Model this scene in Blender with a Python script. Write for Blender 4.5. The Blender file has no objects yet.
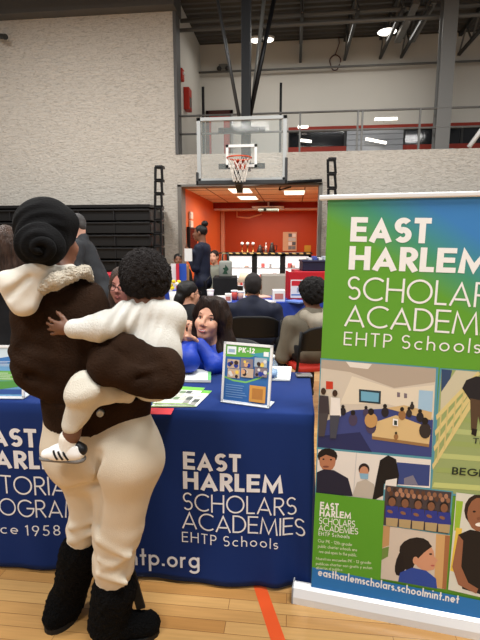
import bpy, bmesh, math, random
import numpy as np
from mathutils import Vector, Matrix

# ------------------------------------------------------------------ camera, world, light, exposure
scene = bpy.context.scene
COL = scene.collection
CAMZ, PITCH, YAW, FPX = 1.43, math.radians(9.5), math.radians(6.5), 462.0
cam_data = bpy.data.cameras.new('camera')
cam_data.sensor_fit = 'VERTICAL'
cam_data.sensor_height = 36.0
cam_data.lens = 36.0 * FPX / 640.0
cam_data.clip_start = 0.05
cam = bpy.data.objects.new('camera', cam_data)
COL.objects.link(cam)
cam.location = (0, 0, CAMZ)
cam.rotation_euler = (math.pi / 2 - PITCH, 0, YAW)
scene.camera = cam

world = bpy.data.worlds.new('gym_air')
scene.world = world
world.use_nodes = True
world.node_tree.nodes['Background'].inputs[0].default_value = (1.0, 0.98, 0.95, 1)
world.node_tree.nodes['Background'].inputs[1].default_value = 0.28

scene.view_settings.view_transform = 'Standard'
scene.view_settings.look = 'None'
scene.view_settings.gamma = 1.0
scene.view_settings.use_curve_mapping = False
scene.view_settings.exposure = 0.0


def area_light(name, loc, size, power, color=(1, 0.985, 0.96), rot=(0, 0, 0), size_y=None):
    l = bpy.data.lights.new(name, 'AREA')
    l.energy = power
    l.color = color
    l.shape = 'RECTANGLE'
    l.size = size
    l.size_y = size_y or size
    o = bpy.data.objects.new(name, l)
    o.location = loc
    o.rotation_euler = rot
    COL.objects.link(o)
    return o


# the gym's high-bay lamps (overhead, above the frame), the upstairs lamps and the lounge's ceiling panels
for lx, ly, pw in ((-5.0, 1.0, 370), (1.2, 0.2, 400), (-5.0, 6.0, 370), (1.5, 6.0, 370), (-2.0, -3.5, 330), (5.5, 3.0, 240)):
    area_light('high_bay_light', (lx, ly, 6.6), 1.6, pw)
area_light('upstairs_light', (0.5, 12.6, 6.5), 5.0, 50, (1, 0.97, 0.92), size_y=1.0)
area_light('lounge_light', (-1.1, 12.6, 2.62), 1.8, 70, (1, 0.95, 0.86), size_y=1.2)
area_light('lounge_light', (-0.7, 15.6, 2.50), 2.2, 58, (1, 0.94, 0.82), size_y=1.0)

SY, CY = math.sin(YAW), math.cos(YAW)
SP, CP = math.sin(PITCH), math.cos(PITCH)


# ------------------------------------------------------------------ measuring helpers
def ray(px, py):
    u, v = (px - 240) / FPX, (py - 320) / FPX
    return np.array([u, CP - v * SP, -SP - v * CP])


def C(px, py, d):
    """point seen at a pixel, at ground distance d ahead of the camera (heading frame: x right, y ahead)"""
    r = ray(px, py)
    return np.array([r[0], r[1], r[2]]) * (d / r[1]) + np.array([0, 0, CAMZ])


def hw(p):
    """heading frame -> room frame"""
    return np.array([p[0] * CY - p[1] * SY, p[0] * SY + p[1] * CY, p[2]])


def wh(p):
    return np.array([p[0] * CY + p[1] * SY, -p[0] * SY + p[1] * CY, p[2]])


def W(px, py, d):
    return hw(C(px, py, d))


def WY(px, py, y):
    """point in the room on the plane y = const"""
    r = hw(ray(px, py))
    return r * (y / r[1]) + np.array([0, 0, CAMZ])


def WZ(px, py, z):
    r = hw(ray(px, py))
    return r * ((z - CAMZ) / r[2]) + np.array([0, 0, CAMZ])


def WX(px, py, x):
    r = hw(ray(px, py))
    return r * (x / r[0]) + np.array([0, 0, CAMZ])


# ------------------------------------------------------------------ materials
def lin(c):
    return tuple(((x / 255.0) / 12.92 if x / 255.0 <= 0.04045 else ((x / 255.0 + 0.055) / 1.055) ** 2.4) for x in c)


_mats = {}


def M(name, rgb, rough=0.6, metal=0.0, var=0.0, vscale=20.0, bump=0.0, bscale=60.0, stretch=None, spec=0.3, sheen=0.0,
      detail=3.0, bdist=0.01):
    if name in _mats:
        return _mats[name]
    m = bpy.data.materials.new(name)
    m.use_nodes = True
    nt = m.node_tree
    b = nt.nodes['Principled BSDF']
    c = lin(rgb)
    b.inputs['Base Color'].default_value = (*c, 1)
    b.inputs['Roughness'].default_value = rough
    b.inputs['Metallic'].default_value = metal
    b.inputs['Specular IOR Level'].default_value = spec
    if sheen:
        b.inputs['Sheen Weight'].default_value = sheen
    tc = nt.nodes.new('ShaderNodeTexCoord')
    mp = nt.nodes.new('ShaderNodeMapping')
    nt.links.new(tc.outputs['Object'], mp.inputs[0])
    if stretch:
        mp.inputs['Scale'].default_value = stretch
    if var:
        n = nt.nodes.new('ShaderNodeTexNoise')
        n.inputs['Scale'].default_value = vscale
        n.inputs['Detail'].default_value = detail
        nt.links.new(mp.outputs[0], n.inputs['Vector'])
        r = nt.nodes.new('ShaderNodeValToRGB')
        r.color_ramp.elements[0].position = 0.3
        r.color_ramp.elements[1].position = 0.7
        r.color_ramp.elements[0].color = (*[max(0, x * (1 - var)) for x in c], 1)
        r.color_ramp.elements[1].color = (*[min(1, x * (1 + var)) for x in c], 1)
        nt.links.new(n.outputs[0], r.inputs[0])
        nt.links.new(r.outputs[0], b.inputs['Base Color'])
    if bump:
        n2 = nt.nodes.new('ShaderNodeTexNoise')
        n2.inputs['Scale'].default_value = bscale
        n2.inputs['Detail'].default_value = 4
        nt.links.new(mp.outputs[0], n2.inputs['Vector'])
        bp = nt.nodes.new('ShaderNodeBump')
        bp.inputs['Strength'].default_value = bump
        bp.inputs['Distance'].default_value = bdist
        nt.links.new(n2.outputs[0], bp.inputs['Height'])
        nt.links.new(bp.outputs[0], b.inputs['Normal'])
    _mats[name] = m
    return m


def INK(rgb, rough=0.55):
    return M('ink_%02x%02x%02x' % tuple(int(x) for x in rgb), rgb, rough)


def EMIT(name, rgb, s):
    if name in _mats:
        return _mats[name]
    m = bpy.data.materials.new(name)
    m.use_nodes = True
    b = m.node_tree.nodes['Principled BSDF']
    b.inputs['Base Color'].default_value = (*lin(rgb), 1)
    b.inputs['Emission Color'].default_value = (*lin(rgb), 1)
    b.inputs['Emission Strength'].default_value = s
    _mats[name] = m
    return m


def GLASS(name, rgb=(235, 240, 240), alpha=0.12, rough=0.03):
    if name in _mats:
        return _mats[name]
    m = bpy.data.materials.new(name)
    m.use_nodes = True
    nt = m.node_tree
    b = nt.nodes['Principled BSDF']
    b.inputs['Base Color'].default_value = (*lin(rgb), 1)
    b.inputs['Roughness'].default_value = rough
    tr = nt.nodes.new('ShaderNodeBsdfTransparent')
    mx = nt.nodes.new('ShaderNodeMixShader')
    mx.inputs[0].default_value = alpha
    nt.links.new(tr.outputs[0], mx.inputs[1])
    nt.links.new(b.outputs[0], mx.inputs[2])
    nt.links.new(mx.outputs[0], nt.nodes['Material Output'].inputs[0])
    _mats[name] = m
    return m


def floor_material():
    m = bpy.data.materials.new('maple_floor')
    m.use_nodes = True
    nt = m.node_tree
    b = nt.nodes['Principled BSDF']
    b.inputs['Roughness'].default_value = 0.28
    tc = nt.nodes.new('ShaderNodeTexCoord')
    br = nt.nodes.new('ShaderNodeTexBrick')
    br.offset = 0.37
    br.squash = 1.0
    br.inputs['Scale'].default_value = 1.0
    br.inputs['Brick Width'].default_value = 0.62
    br.inputs['Row Height'].default_value = 0.057
    br.inputs['Mortar Size'].default_value = 0.0011
    br.inputs['Mortar Smooth'].default_value = 0.2
    br.inputs['Bias'].default_value = 0.0
    br.inputs['Color1'].default_value = (*lin((214, 170, 108)), 1)
    br.inputs['Color2'].default_value = (*lin((188, 136, 76)), 1)
    br.inputs['Mortar'].default_value = (*lin((120, 78, 40)), 1)
    nt.links.new(tc.outputs['Object'], br.inputs['Vector'])
    mp = nt.nodes.new('ShaderNodeMapping')
    mp.inputs['Scale'].default_value = (3, 60, 1)
    nt.links.new(tc.outputs['Object'], mp.inputs[0])
    n = nt.nodes.new('ShaderNodeTexNoise')
    n.inputs['Scale'].default_value = 1.5
    n.inputs['Detail'].default_value = 5
    nt.links.new(mp.outputs[0], n.inputs['Vector'])
    mix = nt.nodes.new('ShaderNodeMixRGB')
    mix.blend_type = 'MULTIPLY'
    mix.inputs[0].default_value = 0.35
    nt.links.new(br.outputs['Color'], mix.inputs[1])
    nt.links.new(n.outputs[0], mix.inputs[2])
    nt.links.new(mix.outputs[0], b.inputs['Base Color'])
    return m


def stucco_material():
    m = bpy.data.materials.new('rough_plaster')
    m.use_nodes = True
    nt = m.node_tree
    b = nt.nodes['Principled BSDF']
    b.inputs['Roughness'].default_value = 0.9
    tc = nt.nodes.new('ShaderNodeTexCoord')
    mp = nt.nodes.new('ShaderNodeMapping')
    mp.inputs['Scale'].default_value = (2.6, 2.6, 7.0)
    mp.inputs['Rotation'].default_value = (0, math.radians(12), 0)
    nt.links.new(tc.outputs['Object'], mp.inputs[0])
    n = nt.nodes.new('ShaderNodeTexNoise')
    n.inputs['Scale'].default_value = 3.6
    n.inputs['Detail'].default_value = 7
    n.inputs['Roughness'].default_value = 0.62
    n.inputs['Distortion'].default_value = 1.2
    nt.links.new(mp.outputs[0], n.inputs['Vector'])
    r = nt.nodes.new('ShaderNodeValToRGB')
    r.color_ramp.elements[0].position = 0.32
    r.color_ramp.elements[1].position = 0.5
    r.color_ramp.elements[0].color = (*lin((186, 178, 166)), 1)
    r.color_ramp.elements[1].color = (*lin((216, 209, 198)), 1)
    nt.links.new(n.outputs[0], r.inputs[0])
    nt.links.new(r.outputs[0], b.inputs['Base Color'])
    bp = nt.nodes.new('ShaderNodeBump')
    bp.inputs['Strength'].default_value = 0.9
    bp.inputs['Distance'].default_value = 0.05
    nt.links.new(n.outputs[0], bp.inputs['Height'])
    nt.links.new(bp.outputs[0], b.inputs['Normal'])
    return m


# ------------------------------------------------------------------ object helpers
def link_mesh(name, verts, faces, mats, parent=None, fmats=None, smooth=False):
    me = bpy.data.meshes.new(name)
    me.from_pydata([tuple(map(float, v)) for v in verts], [], [tuple(int(i) for i in f) for f in faces])
    if not isinstance(mats, (list, tuple)):
        mats = [mats]
    for m in mats:
        me.materials.append(m)
    if fmats is not None:
        me.polygons.foreach_set('material_index', list(fmats))
    if smooth:
        me.polygons.foreach_set('use_smooth', [True] * len(me.polygons))
    me.update()
    o = bpy.data.objects.new(name, me)
    COL.objects.link(o)
    if parent is not None:
        o.parent = parent
    return o


def tag(o, label, cat, group=None, kind=None):
    o['label'] = label
    o['category'] = cat
    if group:
        o['group'] = group
    if kind:
        o['kind'] = kind
    return o


def empty(name, loc, rz, label, cat, group=None):
    o = bpy.data.objects.new(name, None)
    COL.objects.link(o)
    o.location = [float(x) for x in loc]
    o.rotation_euler = (0, 0, rz)
    o.empty_display_size = 0.1
    return tag(o, label, cat, group)


def copy_tree(o, parent=None):
    c = o.copy()
    COL.objects.link(c)
    if parent is not None:
        c.parent = parent
    for ch in list(o.children):
        copy_tree(ch, c)
    return c


class MB:
    """collects shapes into one mesh"""

    def __init__(self):
        self.v, self.f, self.m, self.mats = [], [], [], []
        self.cur = 0
        self.T = None

    def mat(self, m):
        if m not in self.mats:
            self.mats.append(m)
        self.cur = self.mats.index(m)
        return self

    def add(self, vs, fs):
        b = len(self.v)
        if self.T is not None:
            vs = [tuple(self.T @ Vector(tuple(map(float, v)))) for v in vs]
        self.v += [tuple(map(float, v)) for v in vs]
        self.f += [tuple(b + i for i in f) for f in fs]
        self.m += [self.cur] * len(fs)
        return self

    def box(self, lo, hi, bev=0.0):
        x0, y0, z0 = lo
        x1, y1, z1 = hi
        if bev <= 0:
            vs = [(x0, y0, z0), (x1, y0, z0), (x1, y1, z0), (x0, y1, z0), (x0, y0, z1), (x1, y0, z1), (x1, y1, z1), (x0, y1, z1)]
            fs = [(0, 3, 2, 1), (4, 5, 6, 7), (0, 1, 5, 4), (1, 2, 6, 5), (2, 3, 7, 6), (3, 0, 4, 7)]
            return self.add(vs, fs)
        bm = bmesh.new()
        bmesh.ops.create_cube(bm, size=1.0)
        for v in bm.verts:
            v.co = Vector(((v.co.x + .5) * (x1 - x0) + x0, (v.co.y + .5) * (y1 - y0) + y0, (v.co.z + .5) * (z1 - z0) + z0))
        bmesh.ops.bevel(bm, geom=list(bm.edges), offset=bev, segments=2, affect='EDGES', profile=0.5)
        bm.verts.index_update()
        self.add([tuple(v.co) for v in bm.verts], [[v.index for v in f.verts] for f in bm.faces])
        bm.free()
        return self

    def bar(self, a, b, w, h=None, up=(0, 0, 1)):
        """rectangular bar from a to b"""
        h = h or w
        a, b = Vector(tuple(map(float, a))), Vector(tuple(map(float, b)))
        d = (b - a).normalized()
        u = Vector(up)
        if abs(d.dot(u)) > 0.98:
            u = Vector((0, 1, 0))
        s = d.cross(u).normalized()
        t = s.cross(d).normalized()
        vs = []
        for p in (a, b):
            for i, j in ((-1, -1), (1, -1), (1, 1), (-1, 1)):
                vs.append(tuple(p + s * (i * w / 2) + t * (j * h / 2)))
        return self.add(vs, [(0, 1, 2, 3), (7, 6, 5, 4), (0, 4, 5, 1), (1, 5, 6, 2), (2, 6, 7, 3), (3, 7, 4, 0)])

    def tube(self, pts, r, n=8, closed=False, caps=True):
        pts = [Vector(tuple(map(float, p))) for p in pts]
        k = len(pts)
        rs = r if isinstance(r, (list, tuple)) else [r] * k
        rings = []
        prev = None
        for i, p in enumerate(pts):
            if closed:
                d = pts[(i + 1) % k] - pts[i - 1]
            else:
                d = pts[min(i + 1, k - 1)] - pts[max(i - 1, 0)]
            d.normalize()
            if prev is None:
                s = d.cross(Vector((0, 0, 1)))
                if s.length < 0.05:
                    s = d.cross(Vector((0, 1, 0)))
            else:
                s = prev - d * prev.dot(d)
            s.normalize()
            prev = s
            t = d.cross(s)
            rings.append([p + (s * math.cos(2 * math.pi * j / n) + t * math.sin(2 * math.pi * j / n)) * rs[i] for j in range(n)])
        vs = [v for rg in rings for v in rg]
        fs = []
        for i in range(k if closed else k - 1):
            a, b = i * n, ((i + 1) % k) * n
            for j in range(n):
                fs.append((a + j, a + (j + 1) % n, b + (j + 1) % n, b + j))
        if caps and not closed:
            fs.append(tuple(range(n - 1, -1, -1)))
            fs.append(tuple((k - 1) * n + j for j in range(n)))
        return self.add(vs, fs)

    def lathe(self, prof, c=(0, 0, 0), n=20):
        """prof: list of (radius, z)"""
        vs, fs = [], []
        for r, z in prof:
            for j in range(n):
                a = 2 * math.pi * j / n
                vs.append((c[0] + r * math.cos(a), c[1] + r * math.sin(a), c[2] + z))
        for i in range(len(prof) - 1):
            for j in range(n):
                fs.append((i * n + j, i * n + (j + 1) % n, (i + 1) * n + (j + 1) % n, (i + 1) * n + j))
        fs.append(tuple(range(n - 1, -1, -1)))
        fs.append(tuple((len(prof) - 1) * n + j for j in range(n)))
        return self.add(vs, fs)

    def ball(self, c, r, n=10, sc=(1, 1, 1)):
        prof = []
        m = max(4, n // 2)
        vs, fs = [], []
        for i in range(m + 1):
            th = math.pi * i / m
            for j in range(n):
                a = 2 * math.pi * j / n
                vs.append((c[0] + r * sc[0] * math.sin(th) * math.cos(a), c[1] + r * sc[1] * math.sin(th) * math.sin(a), c[2] + r * sc[2] * math.cos(th)))
        for i in range(m):
            for j in range(n):
                fs.append((i * n + j, (i + 1) * n + j, (i + 1) * n + (j + 1) % n, i * n + (j + 1) % n))
        return self.add(vs, fs)

    def poly(self, pts):
        return self.add(pts, [tuple(range(len(pts)))])

    def build(self, name, mat=None, parent=None, smooth=False):
        mats = self.mats if self.mats else [mat]
        o = link_mesh(name, self.v, self.f, mats, parent, self.m, smooth)
        return o


def struct(o):
    o['kind'] = 'structure'
    return o


# ------------------------------------------------------------------ implicit surfaces for figures and cloth
def nrm(v):
    v = np.asarray(v, float)
    return v / (np.linalg.norm(v) + 1e-12)


def cone(a, b, ra, rb, k=0.02, flat=None):
    """tapered limb from a to b; flat = (direction, factor) squashes the section along a direction"""
    return ('c', np.asarray(a, float), np.asarray(b, float), ra, rb, k, flat)


def ell(c, r, k=0.02, R=None):
    return ('e', np.asarray(c, float), np.asarray(r, float), R, None, k, None)


def sub(p):
    return ('-',) + p[1:] if p[0] == 'c' else ('-e',) + p[1:]


def sdf_build(prims, res, disp=None, cuts=()):
    lo = np.array([1e9] * 3)
    hi = -lo
    boxes = []
    for p in prims:
        if p[0] in ('c', '-'):
            a, b, ra, rb = p[1], p[2], p[3], p[4]
            m = max(ra, rb) * (1 if p[6] is None else max(1.0, 1.0 / p[6][1]))
            l, h = np.minimum(a, b) - m, np.maximum(a, b) + m
        else:
            m = float(np.max(p[2]))
            l, h = (p[1] - p[2], p[1] + p[2]) if p[3] is None else (p[1] - m, p[1] + m)
        boxes.append((l, h))
        if not p[0].startswith('-'):
            lo, hi = np.minimum(lo, l), np.maximum(hi, h)
    pad = res * 3 + 0.02
    lo, hi = lo - pad, hi + pad
    n = np.ceil((hi - lo) / res).astype(int) + 1
    F = np.full(tuple(n), 0.05, dtype=np.float64)
    ax = [lo[i] + res * np.arange(n[i]) for i in range(3)]
    for p, (l, h) in zip(prims, boxes):
        k = p[5]
        mg = 0.045 + k
        i0 = np.maximum(0, np.floor((l - mg - lo) / res).astype(int))
        i1 = np.minimum(n, np.ceil((h + mg - lo) / res).astype(int) + 1)
        if np.any(i1 <= i0):
            continue
        X = ax[0][i0[0]:i1[0], None, None]
        Y = ax[1][None, i0[1]:i1[1], None]
        Z = ax[2][None, None, i0[2]:i1[2]]
        if p[0] in ('c', '-'):
            a, b, ra, rb, flat = p[1], p[2], p[3], p[4], p[6]
            ab = b - a
            L2 = float(ab @ ab) + 1e-12
            dx, dy, dz = X - a[0], Y - a[1], Z - a[2]
            t = np.clip((dx * ab[0] + dy * ab[1] + dz * ab[2]) / L2, 0, 1)
            ex, ey, ez = dx - t * ab[0], dy - t * ab[1], dz - t * ab[2]
            q = ex * ex + ey * ey + ez * ez
            if flat is not None:
                fd, ff = nrm(flat[0]), flat[1]
                c = ex * fd[0] + ey * fd[1] + ez * fd[2]
                q = q + c * c * (1.0 / (ff * ff) - 1.0)
                D = np.sqrt(np.maximum(q, 0)) - (ra + t * (rb - ra))
                D = D * min(1.0, ff + 0.25)
            else:
                D = np.sqrt(q) - (ra + t * (rb - ra))
        else:
            c, r, R = p[1], p[2], p[3]
            dx, dy, dz = X - c[0], Y - c[1], Z - c[2]
            if R is not None:
                e = [R[i][0] * dx + R[i][1] * dy + R[i][2] * dz for i in range(3)]
            else:
                e = [dx + 0 * dy + 0 * dz, dy + 0 * dx + 0 * dz, dz + 0 * dx + 0 * dy]
            k0 = np.sqrt(sum((e[i] / r[i]) ** 2 for i in range(3)))
            k1 = np.sqrt(sum((e[i] / (r[i] * r[i])) ** 2 for i in range(3))) + 1e-9
            D = k0 * (k0 - 1.0) / k1
        S = F[i0[0]:i1[0], i0[1]:i1[1], i0[2]:i1[2]]
        if p[0].startswith('-'):
            D = -D
            hh = np.clip(0.5 - 0.5 * (D - S) / max(k, 1e-6), 0, 1) if k > 0 else (D > S).astype(float)
            hh = np.clip(0.5 + 0.5 * (D - S) / max(k, 1e-6), 0, 1)
            S[...] = S * (1 - hh) + D * hh + k * hh * (1 - hh)
        else:
            hh = np.clip(0.5 + 0.5 * (S - D) / max(k, 1e-6), 0, 1)
            S[...] = S * (1 - hh) + D * hh - k * hh * (1 - hh)
    if disp is not None:
        F = F + disp(ax[0][:, None, None], ax[1][None, :, None], ax[2][None, None, :])
    for (pt, nn) in cuts:
        nn = nrm(nn)
        F = np.maximum(F, (ax[0][:, None, None] - pt[0]) * nn[0] + (ax[1][None, :, None] - pt[1]) * nn[1] + (ax[2][None, None, :] - pt[2]) * nn[2])
    F[0], F[-1], F[:, 0], F[:, -1], F[:, :, 0], F[:, :, -1] = 1, 1, 1, 1, 1, 1
    return surface_nets(F, lo, res)


def surface_nets(F, lo, res):
    inside = F < 0
    nx, ny, nz = F.shape
    cs = np.zeros((nx - 1, ny - 1, nz - 1), dtype=np.int32)
    for i in (0, 1):
        for j in (0, 1):
            for k in (0, 1):
                cs += inside[i:nx - 1 + i, j:ny - 1 + j, k:nz - 1 + k]
    act = (cs > 0) & (cs < 8)
    idx = np.full(act.shape, -1, dtype=np.int64)
    cells = np.argwhere(act)
    if len(cells) == 0:
        return np.zeros((0, 3)), []
    idx[act] = np.arange(len(cells))
    acc = np.zeros((len(cells), 3))
    cnt = np.zeros(len(cells))
    ci, cj, ck = cells.T
    corners = [(i, j, k) for i in (0, 1) for j in (0, 1) for k in (0, 1)]
    for a in corners:
        for d in range(3):
            if a[d] == 1:
                continue
            b = list(a)
            b[d] = 1
            fa = F[ci + a[0], cj + a[1], ck + a[2]]
            fb = F[ci + b[0], cj + b[1], ck + b[2]]
            x = (fa < 0) != (fb < 0)
            t = np.where(x, fa / np.where(x, fa - fb, 1), 0)
            pt = np.tile(np.array(a, float), (len(cells), 1))
            pt[:, d] += t
            acc += pt * x[:, None]
            cnt += x
    V = lo + res * (cells + acc / cnt[:, None])
    faces = []
    for d in range(3):
        o = [(d + 1) % 3, (d + 2) % 3]
        sl0 = [slice(None)] * 3
        sl1 = [slice(None)] * 3
        sl0[d] = slice(0, -1)
        sl1[d] = slice(1, None)
        A, B = inside[tuple(sl0)], inside[tuple(sl1)]
        E = np.argwhere(A != B)
        if len(E) == 0:
            continue
        ok = (E[:, o[0]] > 0) & (E[:, o[1]] > 0) & (E[:, o[0]] < F.shape[o[0]] - 1) & (E[:, o[1]] < F.shape[o[1]] - 1)
        E = E[ok]
        flip = A[tuple(E.T)]
        q = []
        for (s, t) in ((-1, -1), (0, -1), (0, 0), (-1, 0)):
            e = E.copy()
            e[:, o[0]] += s
            e[:, o[1]] += t
            q.append(idx[tuple(e.T)])
        q = np.stack(q, 1)
        q[~flip] = q[~flip][:, ::-1]
        faces.append(q)
    faces = np.concatenate(faces)
    return V, faces


def sdf(name, prims, res, mat, parent=None, disp=None, cuts=(), off=(0, 0, 0), smooth_it=1):
    V, Fc = sdf_build(prims, res, disp, cuts)
    V = V - np.asarray(off, float)
    me = bpy.data.meshes.new(name)
    me.vertices.add(len(V))
    me.vertices.foreach_set('co', V.astype(np.float32).ravel())
    me.loops.add(len(Fc) * 4)
    me.loops.foreach_set('vertex_index', Fc.astype(np.int32).ravel())
    me.polygons.add(len(Fc))
    me.polygons.foreach_set('loop_start', np.arange(0, len(Fc) * 4, 4, dtype=np.int32))
    me.polygons.foreach_set('use_smooth', np.ones(len(Fc), dtype=bool))
    me.materials.append(mat)
    me.update(calc_edges=True)
    me.validate()
    o = bpy.data.objects.new(name, me)
    COL.objects.link(o)
    if parent is not None:
        o.parent = parent
    return o


def folds(amp, freq, seed=0, n=5, aniso=(1, 1, 1)):
    rs = np.random.RandomState(seed)
    ws = [(nrm(rs.normal(size=3) * np.array(aniso)) * freq * rs.uniform(.6, 1.6), rs.uniform(0, 6.28)) for _ in range(n)]

    def f(X, Y, Z):
        s = 0
        wob = np.sin(X * freq * .6 + 1.3) + np.sin(Z * freq * .5 + Y * freq * .4)
        for w, ph in ws:
            s = s + np.sin(X * w[0] + Y * w[1] + Z * w[2] + ph + wob)
        return s * (amp / n ** .5)
    return f


def curls(amp, freq, seed=0):
    rs = np.random.RandomState(seed)
    ph = rs.uniform(0, 6.28, 6)

    def f(X, Y, Z):
        return amp * (np.sin(X * freq + ph[0] + 1.5 * np.sin(Z * freq * .37)) * np.sin(Y * freq + ph[1] + 1.2 * np.sin(X * freq * .41)) * np.sin(Z * freq + ph[2] + 1.4 * np.sin(Y * freq * .33))
                      + .6 * np.sin(X * freq * 1.9 + Z * freq * .8 + ph[3]) * np.sin(Y * freq * 1.7 - X * freq * .5 + ph[4]))
    return f


# ------------------------------------------------------------------ lettering (geometric sans drawn as strokes)
def arc(cx, cy, rx, ry, a0, a1, n=14):
    return [(cx + rx * math.cos(math.radians(a0 + (a1 - a0) * i / n)), cy + ry * math.sin(math.radians(a0 + (a1 - a0) * i / n))) for i in range(n + 1)]


def glyph(c, w):
    h = w / 2
    x = .62          # x-height
    r = x / 2 - h

    def line(*p):
        return list(p)
    if c == 'E': return .50 + h, [line((.5 + h, 1 - h), (h, 1 - h), (h, h), (.5 + h, h)), line((h, .51), (.46 + h, .51))]
    if c == 'F': return .48 + h, [line((.48 + h, 1 - h), (h, 1 - h), (h, 0)), line((h, .5), (.44 + h, .5))]
    if c == 'A': return .82, [line((h * .9, 0), (.41, 1 - h * 2.1), (.82 - h * .9, 0)), line((.2, .27), (.62, .27))]
    if c == 'S':
        R = (.5 + h) / 2 - h
        k = .26 - h / 2 + .0
        top = arc(.25 + h / 2, 1 - h - k, R, k, 35, 270, 16)
        bot = arc(.25 + h / 2, h + k, R, k, 90, -145, 16)
        return .5 + h, [top[:-1] + bot]
    if c == 'T': return .58, [line((0, 1 - h), (.58, 1 - h)), line((.29, 1 - h), (.29, 0))]
    if c == 'H': return .72, [line((h, 0), (h, 1)), line((.72 - h, 0), (.72 - h, 1)), line((h, .52), (.72 - h, .52))]
    if c in 'RPB':
        k = .26 - h / 2
        bowl = [(h, 1 - h), (.28, 1 - h)] + arc(.28, 1 - h - k, .25 - h / 2, k, 90, -90, 10) + [(h, 1 - h - 2 * k)]
        st = [line((h, 0), (h, 1)), bowl]
        if c == 'R': st.append(line((.25, 1 - h - 2 * k), (.58 - h * .5, 0)))
        if c == 'B': st.append([(h, h), (.3, h)] + arc(.3, (1 - 2 * k) / 2 , .27 - h / 2, (1 - 2 * k - 2 * h) / 2 , -90, 90, 10) + [(h, 1 - h - 2 * k)])
        return .58, st
    if c == 'L': return .46, [line((h, 1), (h, h), (.46, h))]
    if c == 'M': return .95, [line((h, 0), (.13 + h * .4, 1 - h * 1.7), (.475, h * 1.8), (.82 - h * .4, 1 - h * 1.7), (.95 - h, 0))]
    if c == 'C': return .84, [arc(.5, .5, .5 - h, .5 - h, 48, 312, 22)]
    if c == 'O': return 1.0, [arc(.5, .5, .5 - h, .5 - h, 0, 360, 30)]
    if c == 'G': return .95, [arc(.5, .5, .5 - h, .5 - h, 42, 360, 24) + [(.55, .5)]]
    if c == 'D': return .72, [[(h, h), (h, 1 - h), (.26, 1 - h)] + arc(.26, .5, .46 - h, .5 - h, 90, -90, 16) + [(h, h)]]
    if c == 'I': return w, [line((h, 0), (h, 1))]
    if c == 'U': return .66, [[(h, 1), (h, .33)] + arc(.33, .33, .33 - h, .33 - h, 180, 360, 14) + [(.66 - h, 1)]]
    if c == 'N': return .76, [line((h, 0), (h, 1 - h * 1.8), (.76 - h, h * 1.8), (.76 - h, 1))]
    if c == 'K': return .62, [line((h, 0), (h, 1)), line((.58, 1), (h, .42)), line((.22, .55), (.62 - h, 0))]
    if c == '1': return .3, [line((.02, .82), (.24 - h, .94), (.24 - h, 0))]
    if c == '2': return .5, [arc(.25, .72, .25 - h, .28 - h, 170, -30, 12) + [(h, h), (.5, h)]]
    if c == '9': return .54, [arc(.27, .7, .27 - h, .3 - h, 0, 360, 18), line((.54 - h * 1.2, .62), (.2, 0))]
    if c == '5': return .5, [[(.46, 1 - h), (.14, 1 - h), (.09, .58)] + arc(.22, .31, .27 - h, .31 - h, 115, -150, 14)]
    if c == '8': return .52, [arc(.26, .75 - h * .2, .22 - h * .6, .25 - h * .8, 0, 360, 16), arc(.26, .27, .26 - h, .27 - h, 0, 360, 18)]
    if c == '-': return .34, [line((.02, .36), (.32, .36))]
    if c == '.': return w * 1.3, [line((.05 * w, h * 1.2), (1.25 * w, h * 1.2))]
    if c == 'o': return x, [arc(x / 2, x / 2, r, r, 0, 360, 22)]
    if c == 'c': return x * .85, [arc(x / 2, x / 2, r, r, 50, 310, 18)]
    if c == 'e': return x, [[(h, x / 2), (x - h, x / 2)] + arc(x / 2, x / 2, r, r, 0, 315, 20)]
    if c == 'a': return x, [arc(x / 2, x / 2, r, r, 0, 360, 22), line((x - h, 0), (x - h, x))]
    if c == 'p': return x, [arc(x / 2, x / 2, r, r, 0, 360, 22), line((h, -.34), (h, x))]
    if c == 'b': return x, [arc(x / 2, x / 2, r, r, 0, 360, 22), line((h, 0), (h, 1.02))]
    if c == 'd': return x, [arc(x / 2, x / 2, r, r, 0, 360, 22), line((x - h, 0), (x - h, 1.02))]
    if c == 'g': return x, [arc(x / 2, x / 2, r, r, 0, 360, 22), [(x - h, x), (x - h, -.08)] + arc(x / 2, -.08, r, .24 - h, 0, -160, 12)]
    if c == 'h': return .52, [line((h, 0), (h, 1.02)), [(h, .34)] + arc(.26, .36, .26 - h, .26 - h, 180, 0, 12) + [(.52 - h, 0)]]
    if c == 'n': return .52, [line((h, 0), (h, x)), [(h, .34)] + arc(.26, .36, .26 - h, .26 - h, 180, 0, 12) + [(.52 - h, 0)]]
    if c == 'm': return .86, [line((h, 0), (h, x)), [(h, .34)] + arc(.235, .38, .235 - h, .24 - h, 180, 0, 10) + [(.47 - h, 0)],
                              [(.43, .34)] + arc(.625, .38, .235 - h, .24 - h, 180, 0, 10) + [(.86 - h, 0)]]
    if c == 'r': return .34, [line((h, 0), (h, x)), [(h, .3)] + arc(.26, .36, .26 - h, .26 - h, 180, 75, 8)]
    if c == 'i': return w, [line((h, 0), (h, x)), line((h, .8), (h, .8 + w))]
    if c == 'l': return w, [line((h, 0), (h, 1.02))]
    if c == 't': return .36, [line((.18, 0), (.18, .95)), line((0, x - h), (.36, x - h))]
    if c == 's':
        R = .38 / 2 - h * .7
        k = x / 4 - h / 2
        return .38, [arc(.19, x - h - k, R, k, 35, 270, 12)[:-1] + arc(.19, h + k, R, k, 90, -145, 12)]
    if c == 'u': return .52, [[(h, x), (h, .26)] + arc(.26, .26, .26 - h, .26 - h, 180, 360, 12), line((.52 - h, x), (.52 - h, 0))]
    if c == 'y': return .56, [line((0 + h, x), (.29, .02)), line((.56 - h, x), (.2, -.34))]
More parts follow.
